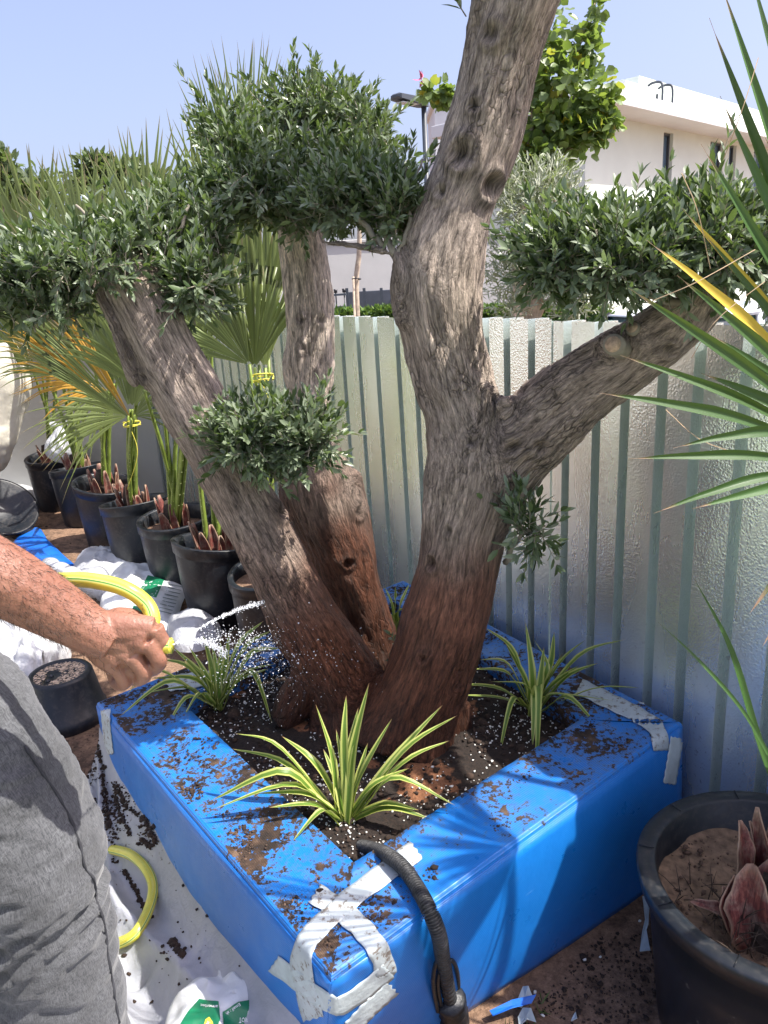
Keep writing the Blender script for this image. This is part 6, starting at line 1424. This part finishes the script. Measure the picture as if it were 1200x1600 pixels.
rb = MB(); s2_, z2_ = sAt(985, 120, -.8); vbox(rb, s2_-.9, s2_+.75, -2.6, -.5, ZW+.30, ZW+.95); rb.build('roof_box', M['villa'], vi); rb = MB(); vbox(rb, s2_-1.05, s2_+.9, -2.7, -.4, ZW+.95, ZW+1.05); rb.build('roof_cap', M['villa_trim'], vi)
for px in (1027, 1043):
    s3, _z = sAt(px, 140, -.5); 
    for ds_ in (0,): 
        C = [W(s3, -.8, ZW+.4), W(s3, -.8, zp-.45), W(s3, -.7, zp-.3), W(s3, -.45, zp-.3), W(s3, -.35, zp-.45), W(s3, -.35, ZW+.4)]; tube('ladder_hoop', spline(C, 20), .035, M['lamp_grey'], vi, 6)
dbq = P(690, 190, 40); db = empty('distant_building', [dbq[0], dbq[1], GZ], 'tiny grey distant block just left of the main olive stem', 'building')
MB().box((dbq[0]+.3, dbq[1], (P(690, 179, 40)[2]+GZ)/2), 1.6, 4, P(690, 179, 40)[2]-GZ).build('wall', M['villa_trim'], db); MB().box((dbq[0]+.3, dbq[1], P(690, 179, 40)[2]+.1), 1.9, 4.3, .2).build('roof', M['villa_trim'], db)
# distant trees on the skyline at the left
for (name, lab, cl, y_) in (('leafy_tree', 'dark leafy treetop between the palm spikes on the left skyline', [(150, 258, 26, 18, 13, 380), (190, 270, 46, 16, 13, 480), (140, 285, 36, 22, 13, 420), (225, 283, 40, 16, 13, 300)], 13),
                            ('leafy_tree', 'pale green leafy tree cut by the left edge of the picture behind the palms', [(0, 255, 22, 20, 12, 300), (20, 300, 40, 30, 12, 500), (-50, 260, 50, 50, 12, 700), (60, 300, 45, 25, 12, 400)], 12)):
    q = P(cl[0][0], 300, y_); e = empty(name, [q[0], q[1], GZ], lab, 'tree'); A = crown('crown', cl, M['far_leaf'], .14, .075, e); leaves('crown', *A, M['far_leaf'], e)
    tube('trunk', [(q[0], q[1], GZ), (q[0], q[1], q[2])], .1, M['far_bark'], e, 10)
    for c_ in cl: tube('branch', spline([(q[0], q[1], q[2]-.8), (np.array([q[0], q[1], q[2]-.4])+P(c_[0], c_[1], y_))/2, P(c_[0], c_[1], y_)], 6), np.linspace(.05, .015, 6), M['far_bark'], e, 6)
# parked car
cc = P(1075, 500, 8.2)*[1, 1, 0]; car = empty('parked_car', [cc[0], cc[1], GZ], 'white car parked beyond the metal fence, roof and windows showing under the right foliage pad', 'car')
ya = math.radians(18); cx, sx_ = np.array([math.cos(ya), math.sin(ya), 0]), np.array([-math.sin(ya), math.cos(ya), 0]); off0 = np.array([cc[0], cc[1], GZ])
def carv(x, y_, z_): return off0+cx*x+sx_*y_+np.array([0, 0, z_])
def loft(name, secs, mat, parent, closed=True):
    V = []; 
    for x, ring in secs: V += [carv(x, a, b) for a, b in ring]
    m_ = len(secs[0][1]); Fs = [(i*m_+j, i*m_+(j+1) % m_, (i+1)*m_+(j+1) % m_, (i+1)*m_+j) for i in range(len(secs)-1) for j in range(m_)]+[tuple(range(m_-1, -1, -1)), tuple((len(secs)-1)*m_+j for j in range(m_))]
    o = mesh(name, V, Fs, mat, parent); bevel(o, .03, 2, 40); return o
def ring(wd_, z0, z1): return [(-wd_, z0), (wd_, z0), (wd_*1.02, (z0+z1)/2), (wd_*.94, z1), (-wd_*.94, z1), (-wd_*1.02, (z0+z1)/2)]
loft('body', [(-2.15, ring(.72, .35, .70)), (-1.9, ring(.86, .25, .92)), (-1.0, ring(.90, .2, 1.0)), (.9, ring(.9, .2, 1.02)), (1.9, ring(.86, .25, .98)), (2.15, ring(.75, .35, .8))], M['car_paint'], car)
loft('cabin_glass', [(-1.15, ring(.80, .97, .99)), (-.45, ring(.72, .97, 1.46)), (1.2, ring(.72, .97, 1.47)), (1.95, ring(.76, .97, 1.0))], M['car_glass'], car)
loft('roof', [(-.50, ring(.70, 1.455, 1.475)), (-.1, ring(.72, 1.46, 1.52)), (1.0, ring(.72, 1.46, 1.53)), (1.3, ring(.68, 1.45, 1.47))], M['car_paint'], car)
for sgn in (-1, 1):
    for a, b in (((-1.12, .82, .98), (-.45, .71, 1.47)), ((.25, .81, .98), (.25, .70, 1.47)), ((1.9, .8, .99), (1.2, .71, 1.47))): tube('pillar', [carv(a[0], a[1]*sgn, a[2]), carv(b[0], b[1]*sgn, b[2])], .04, M['car_paint' if a[0] > .2 else 'car_trim'], car, 6)
    for wx in (-1.35, 1.35):
        C = [carv(wx, sgn*.72, .32), carv(wx, sgn*.92, .32)]; wh = tube('wheel', C, .32, M['tyre'], car, 28); tube('rim', [carv(wx, sgn*.9, .32), carv(wx, sgn*.93, .32)], .2, M['lens'], wh, 20)
    MB().box(carv(-1.0, sgn*.98, 1.0), .12, .16, .12, ya).build('mirror', M['car_paint'], car)
    MB().box(carv(-2.1, sgn*.55, .72), .12, .3, .14, ya).build('headlight', M['lens'], car)
